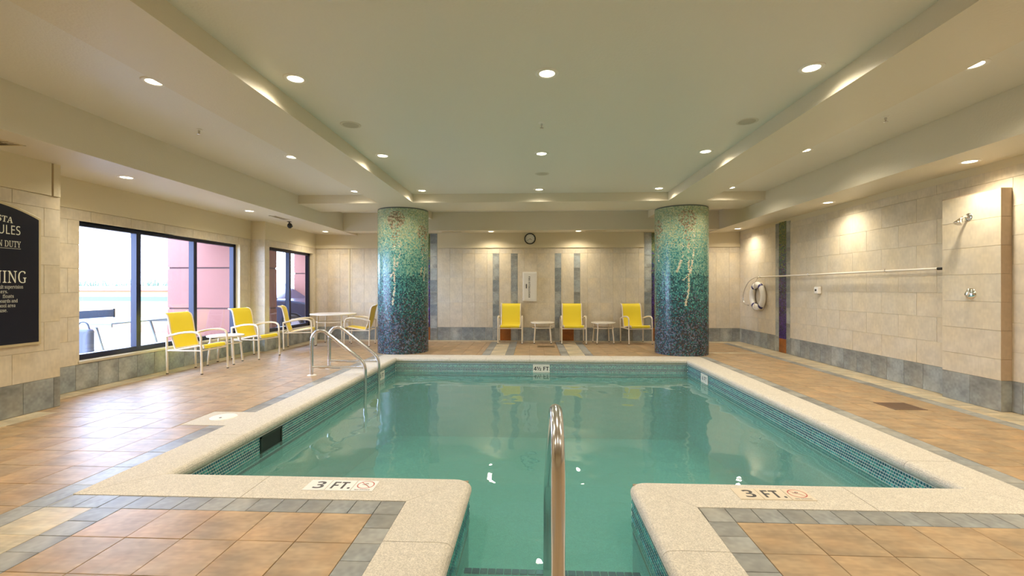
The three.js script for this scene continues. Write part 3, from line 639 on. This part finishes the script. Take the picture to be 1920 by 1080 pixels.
function armchair(name, label, x, D, turn, group, sling = M.sling) {
  const o = thing(name, label, 'chair', x, 0, D, turn, group);
  mesh('seat', ribbon(SEAT, 0.222), sling, o);
  mesh('backrest', ribbon(BACK, 0.222), sling, o);
  for (const s of [-1, 1]) {
    const X = 0.285 * s, R = 0.236 * s;
    mesh('side_rail', tube([[R, 0.39, 0.28], [R, 0.43, 0.27], [R, 0.43, 0.2], [R, 0.38, -0.09], [R, 0.368, -0.165], [R, 0.41, -0.195], [R, 0.62, -0.258], [R, 0.80, -0.29], [R, 0.90, -0.325], [R, 0.932, -0.40]], 0.0135, 48, 8), M.frameCream, o);
    for (const [y1, z, zb] of [[0.55, 0.268, 0.285], [0.575, -0.285, -0.275]]) {
      const leg = mesh('leg', bar([X, 0.012, zb], [X, y1, z], 0.0155, 10), M.frameCream, o);
      mesh('glide', new THREE.CylinderGeometry(0.0165, 0.0175, 0.014, 10).translate(X, 0.007, zb), M.glideDark, leg);
    }
    const arm = tube([[X, 0.53, 0.269], [X, 0.59, 0.26], [X, 0.63, 0.215], [X, 0.645, 0.12], [X, 0.63, -0.06], [X, 0.575, -0.295]], 0.017, 30, 8);
    mesh('armrest', arm, M.frameCream, o);
    mesh('side_brace', bar([X, 0.36, 0.272], [X, 0.36, -0.275], 0.011), M.frameCream, o);
    mesh('bracket', bar([X, 0.575, -0.28], [R, 0.60, -0.252], 0.010), M.frameCream, o);
  }
  mesh('crossbar', bar([-0.285, 0.362, 0.273], [0.285, 0.362, 0.273], 0.0115), M.frameCream, o);
  mesh('crossbar', bar([-0.285, 0.362, -0.272], [0.285, 0.362, -0.272], 0.0115), M.frameCream, o);
  mesh('crossbar', bar([-0.236, 0.385, -0.19], [0.236, 0.385, -0.19], 0.0115), M.frameCream, o);
  return o;
}
const faceX = Math.PI / 2;   // chair front (+z) turned to +x
const chairA = armchair('lounge_chair', 'yellow sling armchair under the wide window, beside the plain pane', -5.31, 7.05, faceX - 0.03, 'yellow sling armchairs');
dup(chairA, -5.28, 0, 8.53, faceX - 0.12, 'yellow sling armchair against the brown wall step between the windows', 'yellow sling armchairs');
dup(chairA, -0.53, 0, 11.07, 0.0, 'yellow sling armchair under the white cabinet on the end wall', 'yellow sling armchairs');
dup(chairA, 0.975, 0, 11.07, 0.0, 'yellow sling armchair between the two small tables on the end wall', 'yellow sling armchairs');
dup(chairA, 2.48, 0, 11.07, 0.16, 'yellow sling armchair beside the mosaic column at the end wall', 'yellow sling armchairs');
const pale = std('#ead04a', 0.65, { bumpMap: weaveBump, bumpScale: 0.0006, side: THREE.DoubleSide });
armchair('dining_chair', 'yellow sling armchair at the round dining table, its back to the narrow window', -5.12, 9.86, faceX + 0.35, 'chairs at the round dining table', pale);
armchair('dining_chair', 'yellow sling armchair at the round dining table, half hidden by the mosaic column', -3.98, 10.42, -faceX + 0.1, 'chairs at the round dining table', pale);

function roundTable(name, label, x, D, r, h, inset, turn, group) {
  const o = thing(name, label, 'table', x, 0, D, turn, group);
  mesh('tabletop', lathe([[0, h - 0.012], [r - 0.02, h - 0.012], [r - 0.012, h - 0.028], [r - 0.004, h - 0.026], [r, h - 0.012], [r - 0.004, h - 0.002], [r - 0.012, h], [0, h]], 48), M.tableTop, o);
  for (let k = 0; k < 4; k++) {
    const a = Math.PI / 4 + k * Math.PI / 2, X = Math.sin(a), Z = Math.cos(a);
    const leg = mesh('leg', tube([[X * (inset + 0.035), 0.012, Z * (inset + 0.035)], [X * (inset + 0.02), h * 0.35, Z * (inset + 0.02)], [X * inset, h * 0.7, Z * inset], [X * (inset - 0.01), h - 0.02, Z * (inset - 0.01)]], 0.0155, 12, 10), M.frameCream, o);
    mesh('glide', new THREE.CylinderGeometry(0.0165, 0.0175, 0.014, 10).translate(X * (inset + 0.035), 0.007, Z * (inset + 0.035)), M.glideDark, leg);
  }
  const rg = new THREE.TorusGeometry(inset * 0.98, 0.010, 8, 40).rotateX(Math.PI / 2).translate(0, h * 0.73, 0);
  mesh('brace_ring', rg, M.frameCream, o);
  return o;
}
const st = roundTable('side_table', 'small round white table between the two armchairs by the wide window', -5.38, 7.80, 0.29, 0.5, 0.25, 0.25, 'small round side tables');
dup(st, 0.245, 0, 11.08, 0.0, 'small round white side table under the end wall, between slate stripes', 'small round side tables');
dup(st, 1.70, 0, 11.08, 0.12, 'small round white side table near the mosaic column at the end wall', 'small round side tables');
roundTable('dining_table', 'larger round white dining table in the window corner', -4.70, 10.62, 0.52, 0.72, 0.38, 0.1);

// ================================================================== POOL RAILS
function grabRail(D, label) {
  const o = thing('grab_rail', label, 'handrail', -3.33, 0, D, 0, 'pool entry grab rails');
  const r = 0.025;
  mesh('rail', tube([[0, 0.0, 0], [0, 0.3, 0], [0, 0.52, 0], [0.02, 0.60, 0], [0.085, 0.665, 0], [0.17, 0.672, 0], [0.24, 0.635, 0], [0.45, 0.475, 0], [0.68, 0.30, 0], [0.775, 0.215, 0], [0.815, 0.12, 0], [0.82, 0.0, 0], [0.82, -0.4, 0], [0.82, -0.85, 0]], r, 110, 14), M.steel, o);
  mesh('cross_tube', bar([0, 0.125, 0], [0.815, 0.125, 0], 0.021, 12), M.steel, o);
  mesh('base_flange', lathe([[0, 0.012], [0.03, 0.014], [0.055, 0.011], [0.066, 0.004], [0.068, 0]], 24), M.white, o);
  return o;
}
grabRail(6.77, 'curved steel grab rail of the pool ladder, farther from the mosaic column');
grabRail(7.37, 'curved steel grab rail of the pool ladder, closer to the mosaic column');
{
  const o = thing('stair_rail', 'single steel handrail standing over the pool entry steps', 'handrail', 0.085, 0, 1.52);
  mesh('rail', tube([[0, 0, 0], [0, 0.4, 0], [0, 0.70, 0], [0, 0.79, -0.02], [0, 0.85, -0.075], [0, 0.872, -0.15], [0, 0.84, -0.23], [0, 0.69, -0.42], [0, 0.35, -0.86], [0, 0.23, -0.99], [0, 0.12, -1.05], [0, -0.05, -1.07], [0, -0.46, -1.07]], 0.0235, 110, 18), M.steel, o);
  mesh('base_flange', lathe([[0, 0.012], [0.035, 0.014], [0.06, 0.011], [0.07, 0.004], [0.072, 0]], 24), M.steel, o);
}

// ================================================================== LETTERING AND SIGNS
function canvasTex(w, h, draw) { const c = document.createElement('canvas'); c.width = w; c.height = h; const g = c.getContext('2d'); draw(g, w, h); const t = new THREE.CanvasTexture(c); t.colorSpace = THREE.SRGBColorSpace; return t; }
{
  const o = thing('pool_rules_sign', 'dark navy pool rules sign with arched top and gilt edge on the pier', 'sign', XL1, 0, 0);
  const d0 = 3.28, d1 = 4.655, y0 = 0.745, yS = 2.045, yC = 2.19;     // the board runs on beyond the picture's edge
  const shape = (k) => { const s = new THREE.Shape(); s.moveTo(d0 - k, y0 - k); s.lineTo(d1 + k, y0 - k); s.lineTo(d1 + k, yS + k * 0.6); s.quadraticCurveTo(d1 - 0.3, yC + k, (d0 + d1) / 2, yC + k); s.quadraticCurveTo(d0 + 0.3, yC + k, d0 - k, yS + k * 0.6); s.closePath(); return s; };
  const put = (g, x) => g.rotateY(Math.PI / 2).translate(x, 0, 0);
  mesh('gilt_edge', put(new THREE.ExtrudeGeometry(shape(0.02), { depth: 0.018, bevelEnabled: true, bevelSize: 0.004, bevelThickness: 0.004, bevelSegments: 2 }), 0.004), std('#cdbf98', 0.4), o);
  mesh('board', put(new THREE.ExtrudeGeometry(shape(-0.004), { depth: 0.006, bevelEnabled: false }), 0.024), std('#0b0e24', 0.3), o);
  const W = d1 - d0, H = yC - y0, tex = canvasTex(1024, Math.round(1024 * H / W), (g, w, h) => {
    g.fillStyle = '#0b0e24'; g.fillRect(0, 0, w, h);
    const X = (d) => (d - d0) / W * w, Y = (y) => (yC - y) / H * h, m = w / W;
    g.fillStyle = '#e9ead9'; g.textAlign = 'right'; g.textBaseline = 'alphabetic';
    const put = (t, d, y, size, wide, font = 'serif') => { g.font = `${Math.round(size * m)}px ${font}`; g.fillText(t, X(d), Y(y), wide * m); };
    g.save(); g.translate(X(4.405), Y(1.975)); g.rotate(0.09); g.font = `bold ${Math.round(0.085 * m)}px serif`; g.fillText('STA', 0, 0, 0.14 * m); g.restore();
    put('RULES', 4.478, 1.862, 0.125, 0.26, 'sans-serif');
    put('ON DUTY', 4.478, 1.735, 0.085, 0.245); g.fillRect(X(4.233), Y(1.722), 0.245 * m, 3);
    put('WARNING', 4.532, 1.372, 0.17, 0.60);
    [['adult supervision', 4.50, 0.25], ['others.', 4.365, 0.13], ['floats', 4.415, 0.1], ['boards and', 4.45, 0.17], ['pool area', 4.43, 0.15], ['use.', 4.36, 0.07]].forEach(([t, d, wd], i) => put(t, d, 1.315 - i * 0.047, 0.045, wd));
  });
  const ppl = new THREE.PlaneGeometry(W - 0.14, 1.31).rotateY(Math.PI / 2).translate(0.031, 2.07 - 0.655, -(d0 + d1) / 2);
  // the print covers the flat field of the board, so its texture coordinates follow board metres
  { const p = ppl.attributes.position, uv = ppl.attributes.uv; for (let i = 0; i < p.count; i++) uv.setXY(i, (-p.getZ(i) - d0) / W, (p.getY(i) - y0) / H); }
  mesh('lettering', ppl, new THREE.MeshStandardMaterial({ map: tex, roughness: 0.3 }), o);
}
const noDive = (g, cx, cy, r) => {
  g.strokeStyle = '#b4554a'; g.lineWidth = r * 0.13; g.beginPath(); g.arc(cx, cy, r, 0, 7); g.stroke();
  g.strokeStyle = '#5b4b46'; g.lineWidth = r * 0.10; g.beginPath(); g.moveTo(cx - r * 0.5, cy - r * 0.15); g.lineTo(cx + r * 0.1, cy + r * 0.05); g.lineTo(cx + r * 0.5, cy + r * 0.45); g.stroke();
  g.beginPath(); g.arc(cx + r * 0.05, cy - r * 0.3, r * 0.14, 0, 7); g.stroke();
  g.strokeStyle = '#b4554a'; g.beginPath(); g.moveTo(cx - r * 0.7, cy - r * 0.7); g.lineTo(cx + r * 0.7, cy + r * 0.7); g.stroke();
};
function depthMarker(x, D, label, paper) {
  const o = thing('depth_marker', label, 'depth marker', x, 0.0015, D, 0, 'depth markers set in the coping');
  const tile = (w, cx, name, draw) => {
    const t = mesh(name, rbox(w - 0.004, 0.006, 0.158, 0.0015, 1).translate(cx, 0.0012, 0), std(paper, 0.5), o);
    const tex = canvasTex(256, Math.round(256 * 0.158 / w), (g, a, b) => { g.fillStyle = paper; g.fillRect(0, 0, a, b); draw(g, a, b); });
    mesh('print', new THREE.PlaneGeometry(w - 0.01, 0.150).rotateX(-Math.PI / 2).translate(cx, 0.0048, 0), new THREE.MeshStandardMaterial({ map: tex, roughness: 0.5 }), t);
  };
  const ink = '#3c3a3c';
  tile(0.15, -0.155, 'number_tile', (g, a, b) => { g.fillStyle = ink; g.font = `bold ${b * 0.95}px sans-serif`; g.textAlign = 'center'; g.fillText('3', a * 0.6, b * 0.84); });
  tile(0.17, 0.005, 'unit_tile', (g, a, b) => { g.fillStyle = ink; g.font = `bold ${b * 0.95}px sans-serif`; g.textAlign = 'center'; g.fillText('FT.', a * 0.52, b * 0.84, a * 0.92); });
  tile(0.15, 0.165, 'symbol_tile', (g, a, b) => { noDive(g, a / 2, b * 0.42, b * 0.36); g.fillStyle = '#4a4444'; g.font = `bold ${b * 0.13}px sans-serif`; g.textAlign = 'center'; g.fillText('NO DIVING', a / 2, b * 0.95); });
}
depthMarker(-1.275, 2.995, 'white tile marker reading 3 FT. on the window side coping', '#e6e4e2');
depthMarker(1.525, 2.99, 'worn cream tile marker reading 3 FT. on the shower side coping', '#d8cbb6');
function wallMarker(text, x, D, turn, w, label) {
  const o = thing('waterline_marker', label, 'depth marker', x, -0.185, D, turn, 'depth markers in the waterline');
  mesh('marker_tile', rbox(w, 0.15, 0.008, 0.002, 1).translate(0, 0, 0.004), std('#e4e2d8', 0.3), o);
  const tex = canvasTex(256, 128, (g, a, b) => { g.fillStyle = '#e4e2d8'; g.fillRect(0, 0, a, b); g.fillStyle = '#1c1c20'; g.font = 'bold 92px sans-serif'; g.textAlign = 'center'; g.fillText(text, a / 2, 98, 240); });
  mesh('print', new THREE.PlaneGeometry(w - 0.01, 0.14).translate(0, 0, 0.0088), new THREE.MeshStandardMaterial({ map: tex, roughness: 0.3 }), o);
}
wallMarker('4½ FT', 0.165, PF + 0.022, 0, 0.31, 'white 4½ FT tile in the waterline under the end wall');
wallMarker('4 FT', PL - 0.022, 7.75, Math.PI / 2, 0.30, 'white 4 FT tile in the waterline beside the ladder');
wallMarker('4 FT', PR + 0.022, 7.72, -Math.PI / 2, 0.30, 'white 4 FT tile in the waterline on the shower side');

// ================================================================== THINGS ON THE WALLS
{
  const o = thing('wall_clock', 'round white wall clock with black rim on the end wall', 'clock', -0.06, 2.555, DB - 0.006);
  mesh('rim', lathe([[0.115, 0], [0.138, 0.004], [0.142, 0.02], [0.136, 0.036], [0.124, 0.04], [0.118, 0.03], [0.115, 0.015]], 40).rotateX(Math.PI / 2), M.black, o);
  const face = mesh('dial', new THREE.CircleGeometry(0.118, 40).translate(0, 0, 0.016), std('#e8e6dc', 0.4), o);
  for (let k = 0; k < 12; k++) { const a = k * Math.PI / 6; mesh('hour_mark', new THREE.BoxGeometry(0.006, 0.02, 0.002).translate(0, 0.098, 0.018).rotateZ(-a), M.black, face); }
  mesh('hour_hand', new THREE.BoxGeometry(0.008, 0.065, 0.003).translate(0, 0.026, 0.021).rotateZ(-2.2), M.black, o);
  mesh('minute_hand', new THREE.BoxGeometry(0.006, 0.095, 0.003).translate(0, 0.038, 0.025).rotateZ(-1.9 - 2.2), M.black, o);
  mesh('hand_pin', new THREE.CylinderGeometry(0.006, 0.006, 0.012, 12).rotateX(Math.PI / 2).translate(0, 0, 0.022), M.black, o);
}
{
  const o = thing('fire_cabinet', 'white wall cabinet with black vertical lettering above the armchair', 'cabinet', -0.065, 1.355, DB);
  mesh('cabinet_body', rbox(0.35, 0.73, 0.09, 0.01).translate(0, 0, 0.045), M.white, o);
  const door = mesh('door', rbox(0.30, 0.66, 0.016, 0.006).translate(0.005, 0, 0.094), std('#e6e2d8', 0.4), o);
  mesh('handle', rbox(0.022, 0.11, 0.02, 0.006).translate(-0.085, 0.01, 0.108), M.black, door);
  const tex = canvasTex(64, 640, (g, a, b) => { g.fillStyle = '#e6e2d8'; g.fillRect(0, 0, a, b); g.save(); g.translate(a / 2, b / 2); g.rotate(Math.PI / 2); g.fillStyle = '#17150f'; g.font = 'bold 64px sans-serif'; g.textAlign = 'center'; g.textBaseline = 'middle'; g.fillText('FIRE EXTINGUISHER', 0, 0, 620); g.restore(); });
  mesh('lettering', new THREE.PlaneGeometry(0.056, 0.56).translate(-0.015, -0.01, 0.1025), new THREE.MeshStandardMaterial({ map: tex, roughness: 0.45 }), door);
}
{
  // life ring hung on the shower wall
  const o = thing('life_ring', 'white life ring with navy bands on the tiled wall', 'life ring', XR - 0.055, 1.135, 10.5, -Math.PI / 2);
  const R = 0.255, r = 0.068;
  const arcs = (from, to, rr_, mat, name) => { const c = new THREE.TorusGeometry(R, rr_, 18, 20, to - from).rotateZ(from).scale(1, 1, 0.78); mesh(name, c, mat, o); };
  mesh('ring', new THREE.TorusGeometry(R, r, 20, 64).scale(1, 1, 0.78), M.white, o);
  const navy = std('#27246e', 0.5);
  for (const a of [0.95, 2.2, 4.1, 5.35]) arcs(a - 0.10, a + 0.10, r + 0.003, navy, 'band');
  const rope = []; for (let k = 0; k < 32; k++) { const a = k / 32 * Math.PI * 2, b = 0.335 + 0.022 * Math.abs(Math.sin(2 * (a - 0.15))); rope.push([b * Math.cos(a), b * Math.sin(a), 0]); }
  mesh('grab_line', tube(rope, 0.006, 120, 6, true), std('#dad2c2', 0.8), o);
  mesh('hanging_rope', tube([[0.01, 0.40, 0.0], [-0.02, 0.28, 0.06], [0.0, 0.0, 0.07], [0.015, -0.27, 0.07]], 0.007, 24, 6), std('#e8dccb', 0.8), o);
  mesh('hook', tube([[0.01, 0.42, -0.045], [0.01, 0.42, 0.0], [0.01, 0.39, 0.012], [0.01, 0.385, -0.01]], 0.006, 20, 6), M.chrome, o);
}
{
  const o = thing('rescue_pole', 'long white rescue pole on hooks along the tiled wall', 'pole', XR - 0.07, 1.56, 5.86);
  const L = 10.42 - 5.86;
  mesh('pole', bar([0, 0, 0], [0, 0.0, -L], 0.015, 12), std('#e5ddcf', 0.35), o);
  mesh('end_cap', bar([0, 0, 0.03], [0, 0, -0.05], 0.0185, 12), M.black, o);
  // body hook: an open loop at the far end, hanging in front of the wall
  mesh('body_hook', tube([[0, 0, -L + 0.02], [-0.01, -0.01, -L - 0.15], [-0.02, -0.1, -L - 0.42], [-0.03, -0.3, -L - 0.62], [-0.03, -0.5, -L - 0.68], [-0.03, -0.62, -L - 0.58], [-0.03, -0.64, -L - 0.42]], 0.009, 50, 8), M.steel, o);
  for (const d of [0.88, 2.7, L - 0.1]) mesh('wall_hook', tube([[0.069, 0.02, -d], [0.03, 0.005, -d], [0.0, -0.02, -d], [-0.022, 0, -d], [-0.024, 0.03, -d]], 0.005, 18, 6), M.chrome, o);
}
{
  const o = thing('wall_button_box', 'small white wall station with black button beside the rescue pole', 'wall station', XR, 1.283, 8.38, -Math.PI / 2);
  mesh('back_plate', rbox(0.17, 0.13, 0.012, 0.004).translate(-0.02, 0.005, 0.006), std('#e3dac8', 0.5), o);
  mesh('housing', rbox(0.115, 0.12, 0.06, 0.012).translate(0.015, -0.005, 0.04), M.white, o);
  mesh('button', new THREE.CylinderGeometry(0.017, 0.017, 0.012, 18).rotateX(Math.PI / 2).translate(0.02, 0, 0.075), M.black, o);
}
{
  const xw = XR - 0.115;
  const o = thing('wall_shower', 'chrome shower head on the raised tile panel', 'shower head', xw, 2.13, 5.46, -Math.PI / 2);
  mesh('flange', lathe([[0, 0.012], [0.03, 0.012], [0.045, 0.004], [0.046, 0]], 24).rotateX(Math.PI / 2), M.chrome, o);
  mesh('arm', tube([[0, 0, 0], [0, 0.006, 0.04], [0, -0.008, 0.075], [0, -0.03, 0.095]], 0.014, 20, 10), M.chrome, o);
  mesh('spray_head', lathe([[0, 0], [0.02, 0.0], [0.026, -0.02], [0.04, -0.05], [0.042, -0.062], [0.036, -0.066], [0, -0.064]], 24).rotateX(-0.5).translate(0, -0.02, 0.09), M.chrome, o);
  const v = thing('shower_valve', 'round chrome shower valve on the raised tile panel', 'valve', xw, 1.25, 5.44, -Math.PI / 2);
  mesh('escutcheon', lathe([[0, 0.03], [0.03, 0.028], [0.055, 0.014], [0.066, 0.004], [0.068, 0]], 32).rotateX(Math.PI / 2), M.chrome, v);
  mesh('push_knob', lathe([[0, 0.055], [0.018, 0.053], [0.023, 0.045], [0.023, 0.026]], 24).rotateX(Math.PI / 2), M.chrome, v);
}

// ================================================================== FITTINGS IN FLOOR AND CEILING
function drain(x, D, w, d, label, col) {
  const o = thing('floor_drain', label, 'floor drain', x, 0, D, 0, 'floor drains');
  mesh('drain_frame', merge([ext(-w / 2, w / 2, -0.012, 0.001, -d / 2, -d / 2 + 0.018), ext(-w / 2, w / 2, -0.012, 0.001, d / 2 - 0.018, d / 2), ext(-w / 2, -w / 2 + 0.018, -0.012, 0.001, -d / 2, d / 2), ext(w / 2 - 0.018, w / 2, -0.012, 0.001, -d / 2, d / 2)]), std(col, 0.5, { metalness: 0.3 }), o);
  mesh('sump', ext(-w / 2, w / 2, -0.012, -0.0095, -d / 2, d / 2), std('#2c2622', 0.8), o);
  const n = 11; for (let i = 0; i < n; i++) { const z = -d / 2 + 0.03 + (d - 0.06) * i / (n - 1); mesh('grate_slat', ext(-w / 2 + 0.018, w / 2 - 0.018, -0.008, 0.0, z - 0.008, z + 0.008), std(col, 0.5, { metalness: 0.3 }), o); }
}
drain(4.105, 5.305, 0.34, 0.32, 'square brown slatted floor drain in front of the shower panel', '#7d6552');
drain(0.305, 10.35, 0.38, 0.29, 'brown slatted floor drain in front of the end wall armchairs', '#7d6a4c');
{
  const o = thing('skimmer_lid', 'round white skimmer lid set in the coping pad', 'skimmer lid', -3.155, 0.001, 4.545);
  mesh('lid', lathe([[0, 0.007], [0.1, 0.006], [0.118, 0.004], [0.124, 0]], 40), M.white, o);
  mesh('finger_hole', new THREE.CylinderGeometry(0.013, 0.013, 0.002, 16).translate(0.0, 0.0072, 0.05), M.black, o);
}
function sprinkler(x, D, label) {
  const o = thing('sprinkler', label, 'sprinkler', x, HC, D, 0, 'ceiling sprinklers');
  mesh('escutcheon', lathe([[0, -0.008], [0.02, -0.008], [0.036, -0.002], [0.038, 0]], 24), M.white, o);
  mesh('sprinkler_body', lathe([[0, -0.05], [0.006, -0.05], [0.008, -0.03], [0.012, -0.02], [0.012, 0]], 14), M.steel, o);
  mesh('deflector', lathe([[0, -0.056], [0.02, -0.055], [0.021, -0.052], [0, -0.05]], 18), M.steel, o);
}
sprinkler(-3.72, 4.95, 'small ceiling sprinkler on the window side of the beam');
sprinkler(0.10, 4.92, 'small ceiling sprinkler in the middle ceiling');
sprinkler(3.65, 4.90, 'small ceiling sprinkler on the shower side of the beam');
function speaker(x, D, label) {
  const o = thing('ceiling_speaker', label, 'speaker', x, HC, D, 0, 'round ceiling speakers');
  mesh('speaker_rim', lathe([[0.085, -0.004], [0.1, -0.006], [0.108, -0.003], [0.11, 0]], 36), std('#d8d1c0', 0.5), o);
  mesh('speaker_grille', new THREE.CircleGeometry(0.087, 32).rotateX(Math.PI / 2).translate(0, -0.003, 0), std('#cbc4b2', 0.7, { bumpMap: weaveBump, bumpScale: 0.001 }), o);
}
speaker(-1.97, 4.88, 'round speaker in the middle ceiling toward the windows');
speaker(2.28, 4.97, 'round speaker in the middle ceiling toward the shower wall');
speaker(0.15, 7.10, 'round speaker in the middle ceiling near the cross beam');
function vent(x, y, D, w, d, label, n = 6) {
  const o = thing('air_vent', label, 'vent', x, y, D, 0, 'soffit air vents');
  mesh('vent_frame', merge([ext(-w / 2, w / 2, -0.008, 0.004, -d / 2, -d / 2 + 0.02), ext(-w / 2, w / 2, -0.008, 0.004, d / 2 - 0.02, d / 2), ext(-w / 2, -w / 2 + 0.02, -0.008, 0.004, -d / 2, d / 2), ext(w / 2 - 0.02, w / 2, -0.008, 0.004, -d / 2, d / 2)]), M.paint, o);
  mesh('vent_box', ext(-w / 2, w / 2, -0.001, 0.004, -d / 2, d / 2), std('#6d6552', 0.8), o);
  for (let i = 0; i < n; i++) { const z = -d / 2 + 0.035 + (d - 0.07) * i / (n - 1); mesh('vent_slat', new THREE.BoxGeometry(w - 0.04, 0.002, 0.022).rotateX(0.6).translate(0, -0.005, -z), M.paint, o); }
}
vent(-4.86, 2.676, 8.60, 0.14, 0.5, 'slatted air vent in the soffit near the camera dome', 10);
vent(-4.97, 2.68, 4.0, 0.3, 0.3, 'square air vent in the soffit over the pier');
vent(-1.95, 2.688, 10.98, 0.5, 0.16, 'slatted air vent in the end soffit toward the windows', 4);
vent(1.5, 2.688, 10.98, 0.5, 0.16, 'slatted air vent in the end soffit toward the shower wall', 4);
{
  const o = thing('security_camera', 'small black ball security camera under the windows soffit', 'camera', -4.97, 2.68, 9.15);
  mesh('mount', lathe([[0, -0.05], [0.012, -0.05], [0.013, -0.012], [0.045, -0.006], [0.046, 0]], 20), M.black, o);
  const b = mesh('camera_body', new THREE.SphereGeometry(0.048, 24, 16).scale(1, 1.15, 1).translate(0.01, -0.085, 0), M.black, o);
  mesh('camera_lens', new THREE.CylinderGeometry(0.018, 0.02, 0.02, 16).rotateZ(-1.9).translate(0.052, -0.1, 0), std('#2a2a30', 0.1), b);
}

// ================================================================== THINGS OUTSIDE
{
  const o = thing('ping_pong_table', 'grey ping pong table on the patio seen through the window', 'table', -8.5, -0.03, 8.1, 0.05);
  const grey = std('#8b98ab', 0.5), metal = std('#9aa0a6', 0.4, { metalness: 0.5 });
  for (const s of [-1, 1]) mesh('tabletop_half', rbox(1.36, 0.03, 1.52, 0.008).translate(s * 0.69, 0.745, 0), grey, o);
  mesh('apron', merge([ext(-1.33, 1.33, 0.68, 0.73, -0.72, -0.69), ext(-1.33, 1.33, 0.68, 0.73, 0.69, 0.72)]), metal, o);
  mesh('net', new THREE.BoxGeometry(0.01, 0.15, 1.75).translate(0, 0.84, 0), std('#4a4f58', 0.8), o);
  for (const s of [-1, 1]) mesh('net_post', bar([0, 0.7, s * 0.88], [0, 0.93, s * 0.88], 0.018), M.black, o);
  for (const s of [-1, 1]) for (const z of [-0.6, 0.6]) { const l = mesh('leg', bar([s * 0.95, 0.72, z], [s * 1.15, 0.06, z], 0.022), metal, o); mesh('caster', new THREE.CylinderGeometry(0.05, 0.05, 0.03, 18).rotateX(Math.PI / 2).translate(s * 1.15, 0.05, z), M.black, l); }
  for (const z of [-0.6, 0.6]) mesh('strut', bar([-1.1, 0.12, z], [1.1, 0.12, z], 0.014), metal, o);
  const bag = thing('ball_bag', 'dark grey cloth bag standing beside the ping pong table', 'bag', -7.30, -0.03, 7.12, 0.2);
  mesh('bag_body', rbox(0.28, 0.68, 0.14, 0.05, 3).translate(0, 0.34, 0), std('#5b5f70', 0.8), bag);
  mesh('bag_strap', tube([[-0.1, 0.66, 0], [-0.05, 0.78, 0], [0.05, 0.78, 0], [0.1, 0.66, 0]], 0.012, 16, 6), std('#4a4e5c', 0.8), bag);
}
{
  // car parked behind the first pier: only its bonnet shows in the narrow window
  const o = thing('parked_car', 'dark blue parked car seen through the narrow window', 'car', -7.9, -0.03, 13.0);
  const body = std('#2b3348', 0.25, { metalness: 0.4 }), s = new THREE.Shape();
  s.moveTo(-1.78, 0.3); s.lineTo(-1.82, 0.8); s.quadraticCurveTo(-1.8, 1.0, -1.7, 1.02); s.lineTo(-1.4, 1.42); s.quadraticCurveTo(-0.6, 1.56, 0.2, 1.46); s.lineTo(0.95, 0.99); s.quadraticCurveTo(1.9, 0.93, 2.15, 0.72); s.lineTo(2.2, 0.34); s.lineTo(1.75, 0.28);
  s.absarc(1.4, 0.33, 0.37, 0, Math.PI, false); s.lineTo(-0.83, 0.28); s.absarc(-1.2, 0.33, 0.37, 0, Math.PI, false); s.closePath();
  mesh('car_body', new THREE.ExtrudeGeometry(s, { depth: 1.62, bevelEnabled: true, bevelSize: 0.06, bevelThickness: 0.08, bevelSegments: 3 }).translate(0, 0, -0.81), body, o);
  const gl = std('#11161c', 0.06), ws = new THREE.Shape(); ws.moveTo(-1.4, 1.02); ws.lineTo(-1.15, 1.36); ws.lineTo(0.15, 1.4); ws.lineTo(0.75, 1.03); ws.closePath();
  for (const z of [-0.90, 0.885]) mesh('side_window', new THREE.ExtrudeGeometry(ws, { depth: 0.012, bevelEnabled: false }).translate(0, 0, z), gl, o);
  mesh('windscreen', rbox(0.86, 0.02, 1.4, 0.008).rotateZ(-0.56).translate(0.62, 1.245, 0), gl, o);
  for (const x of [-1.2, 1.4]) for (const z of [-0.78, 0.78]) {
    const w = mesh('wheel', new THREE.TorusGeometry(0.25, 0.085, 12, 28).translate(x, 0.335, z), M.black, o);
    mesh('wheel_hub', new THREE.CylinderGeometry(0.19, 0.19, 0.1, 20).rotateX(Math.PI / 2).translate(x, 0.335, z), std('#b8bcc2', 0.3, { metalness: 0.8 }), w);
  }
  for (const z of [-0.62, 0.62]) mesh('headlamp', rbox(0.24, 0.16, 0.36, 0.05, 3).translate(2.1, 0.64, z), std('#dfe3ea', 0.12), o);
  mesh('bumper', rbox(0.2, 0.2, 1.7, 0.06, 3).translate(2.18, 0.42, 0), std('#c9ced8', 0.35), o);
}
{
  // tufts growing along the garden wall
  const blade = new THREE.ConeGeometry(0.035, 0.5, 4).translate(0, 0.25, 0), n = 700, inst = new THREE.InstancedMesh(blade, std('#566650', 0.8), n), m = new THREE.Matrix4(), q = new THREE.Quaternion(), e = new THREE.Euler();
  inst.name = 'planting'; inst.castShadow = inst.receiveShadow = true;
  for (let i = 0; i < n; i++) { const h = rr(0.5, 1.3); q.setFromEuler(e.set(rr(-0.5, 0.5), rr(0, 6), rr(-0.5, 0.5))); m.compose(V(rr(-20, -9.3), 1.1, rr(13.8, 14.6)), q, new THREE.Vector3(1, h, 1)); inst.setMatrixAt(i, m); }
  scene.add(inst); tag(inst, 'grey green grasses growing behind the low garden wall', 'plants', null, 'stuff');
  const soil = tag(mesh('planter_bed', ext(-30, -9.2, -0.03, 1.12, 13.7, 15.2), std('#8a7a64', 0.9)), 'raised planting bed behind the garden wall', 'planter', null, 'structure');
}

renderer.render(scene, camera);
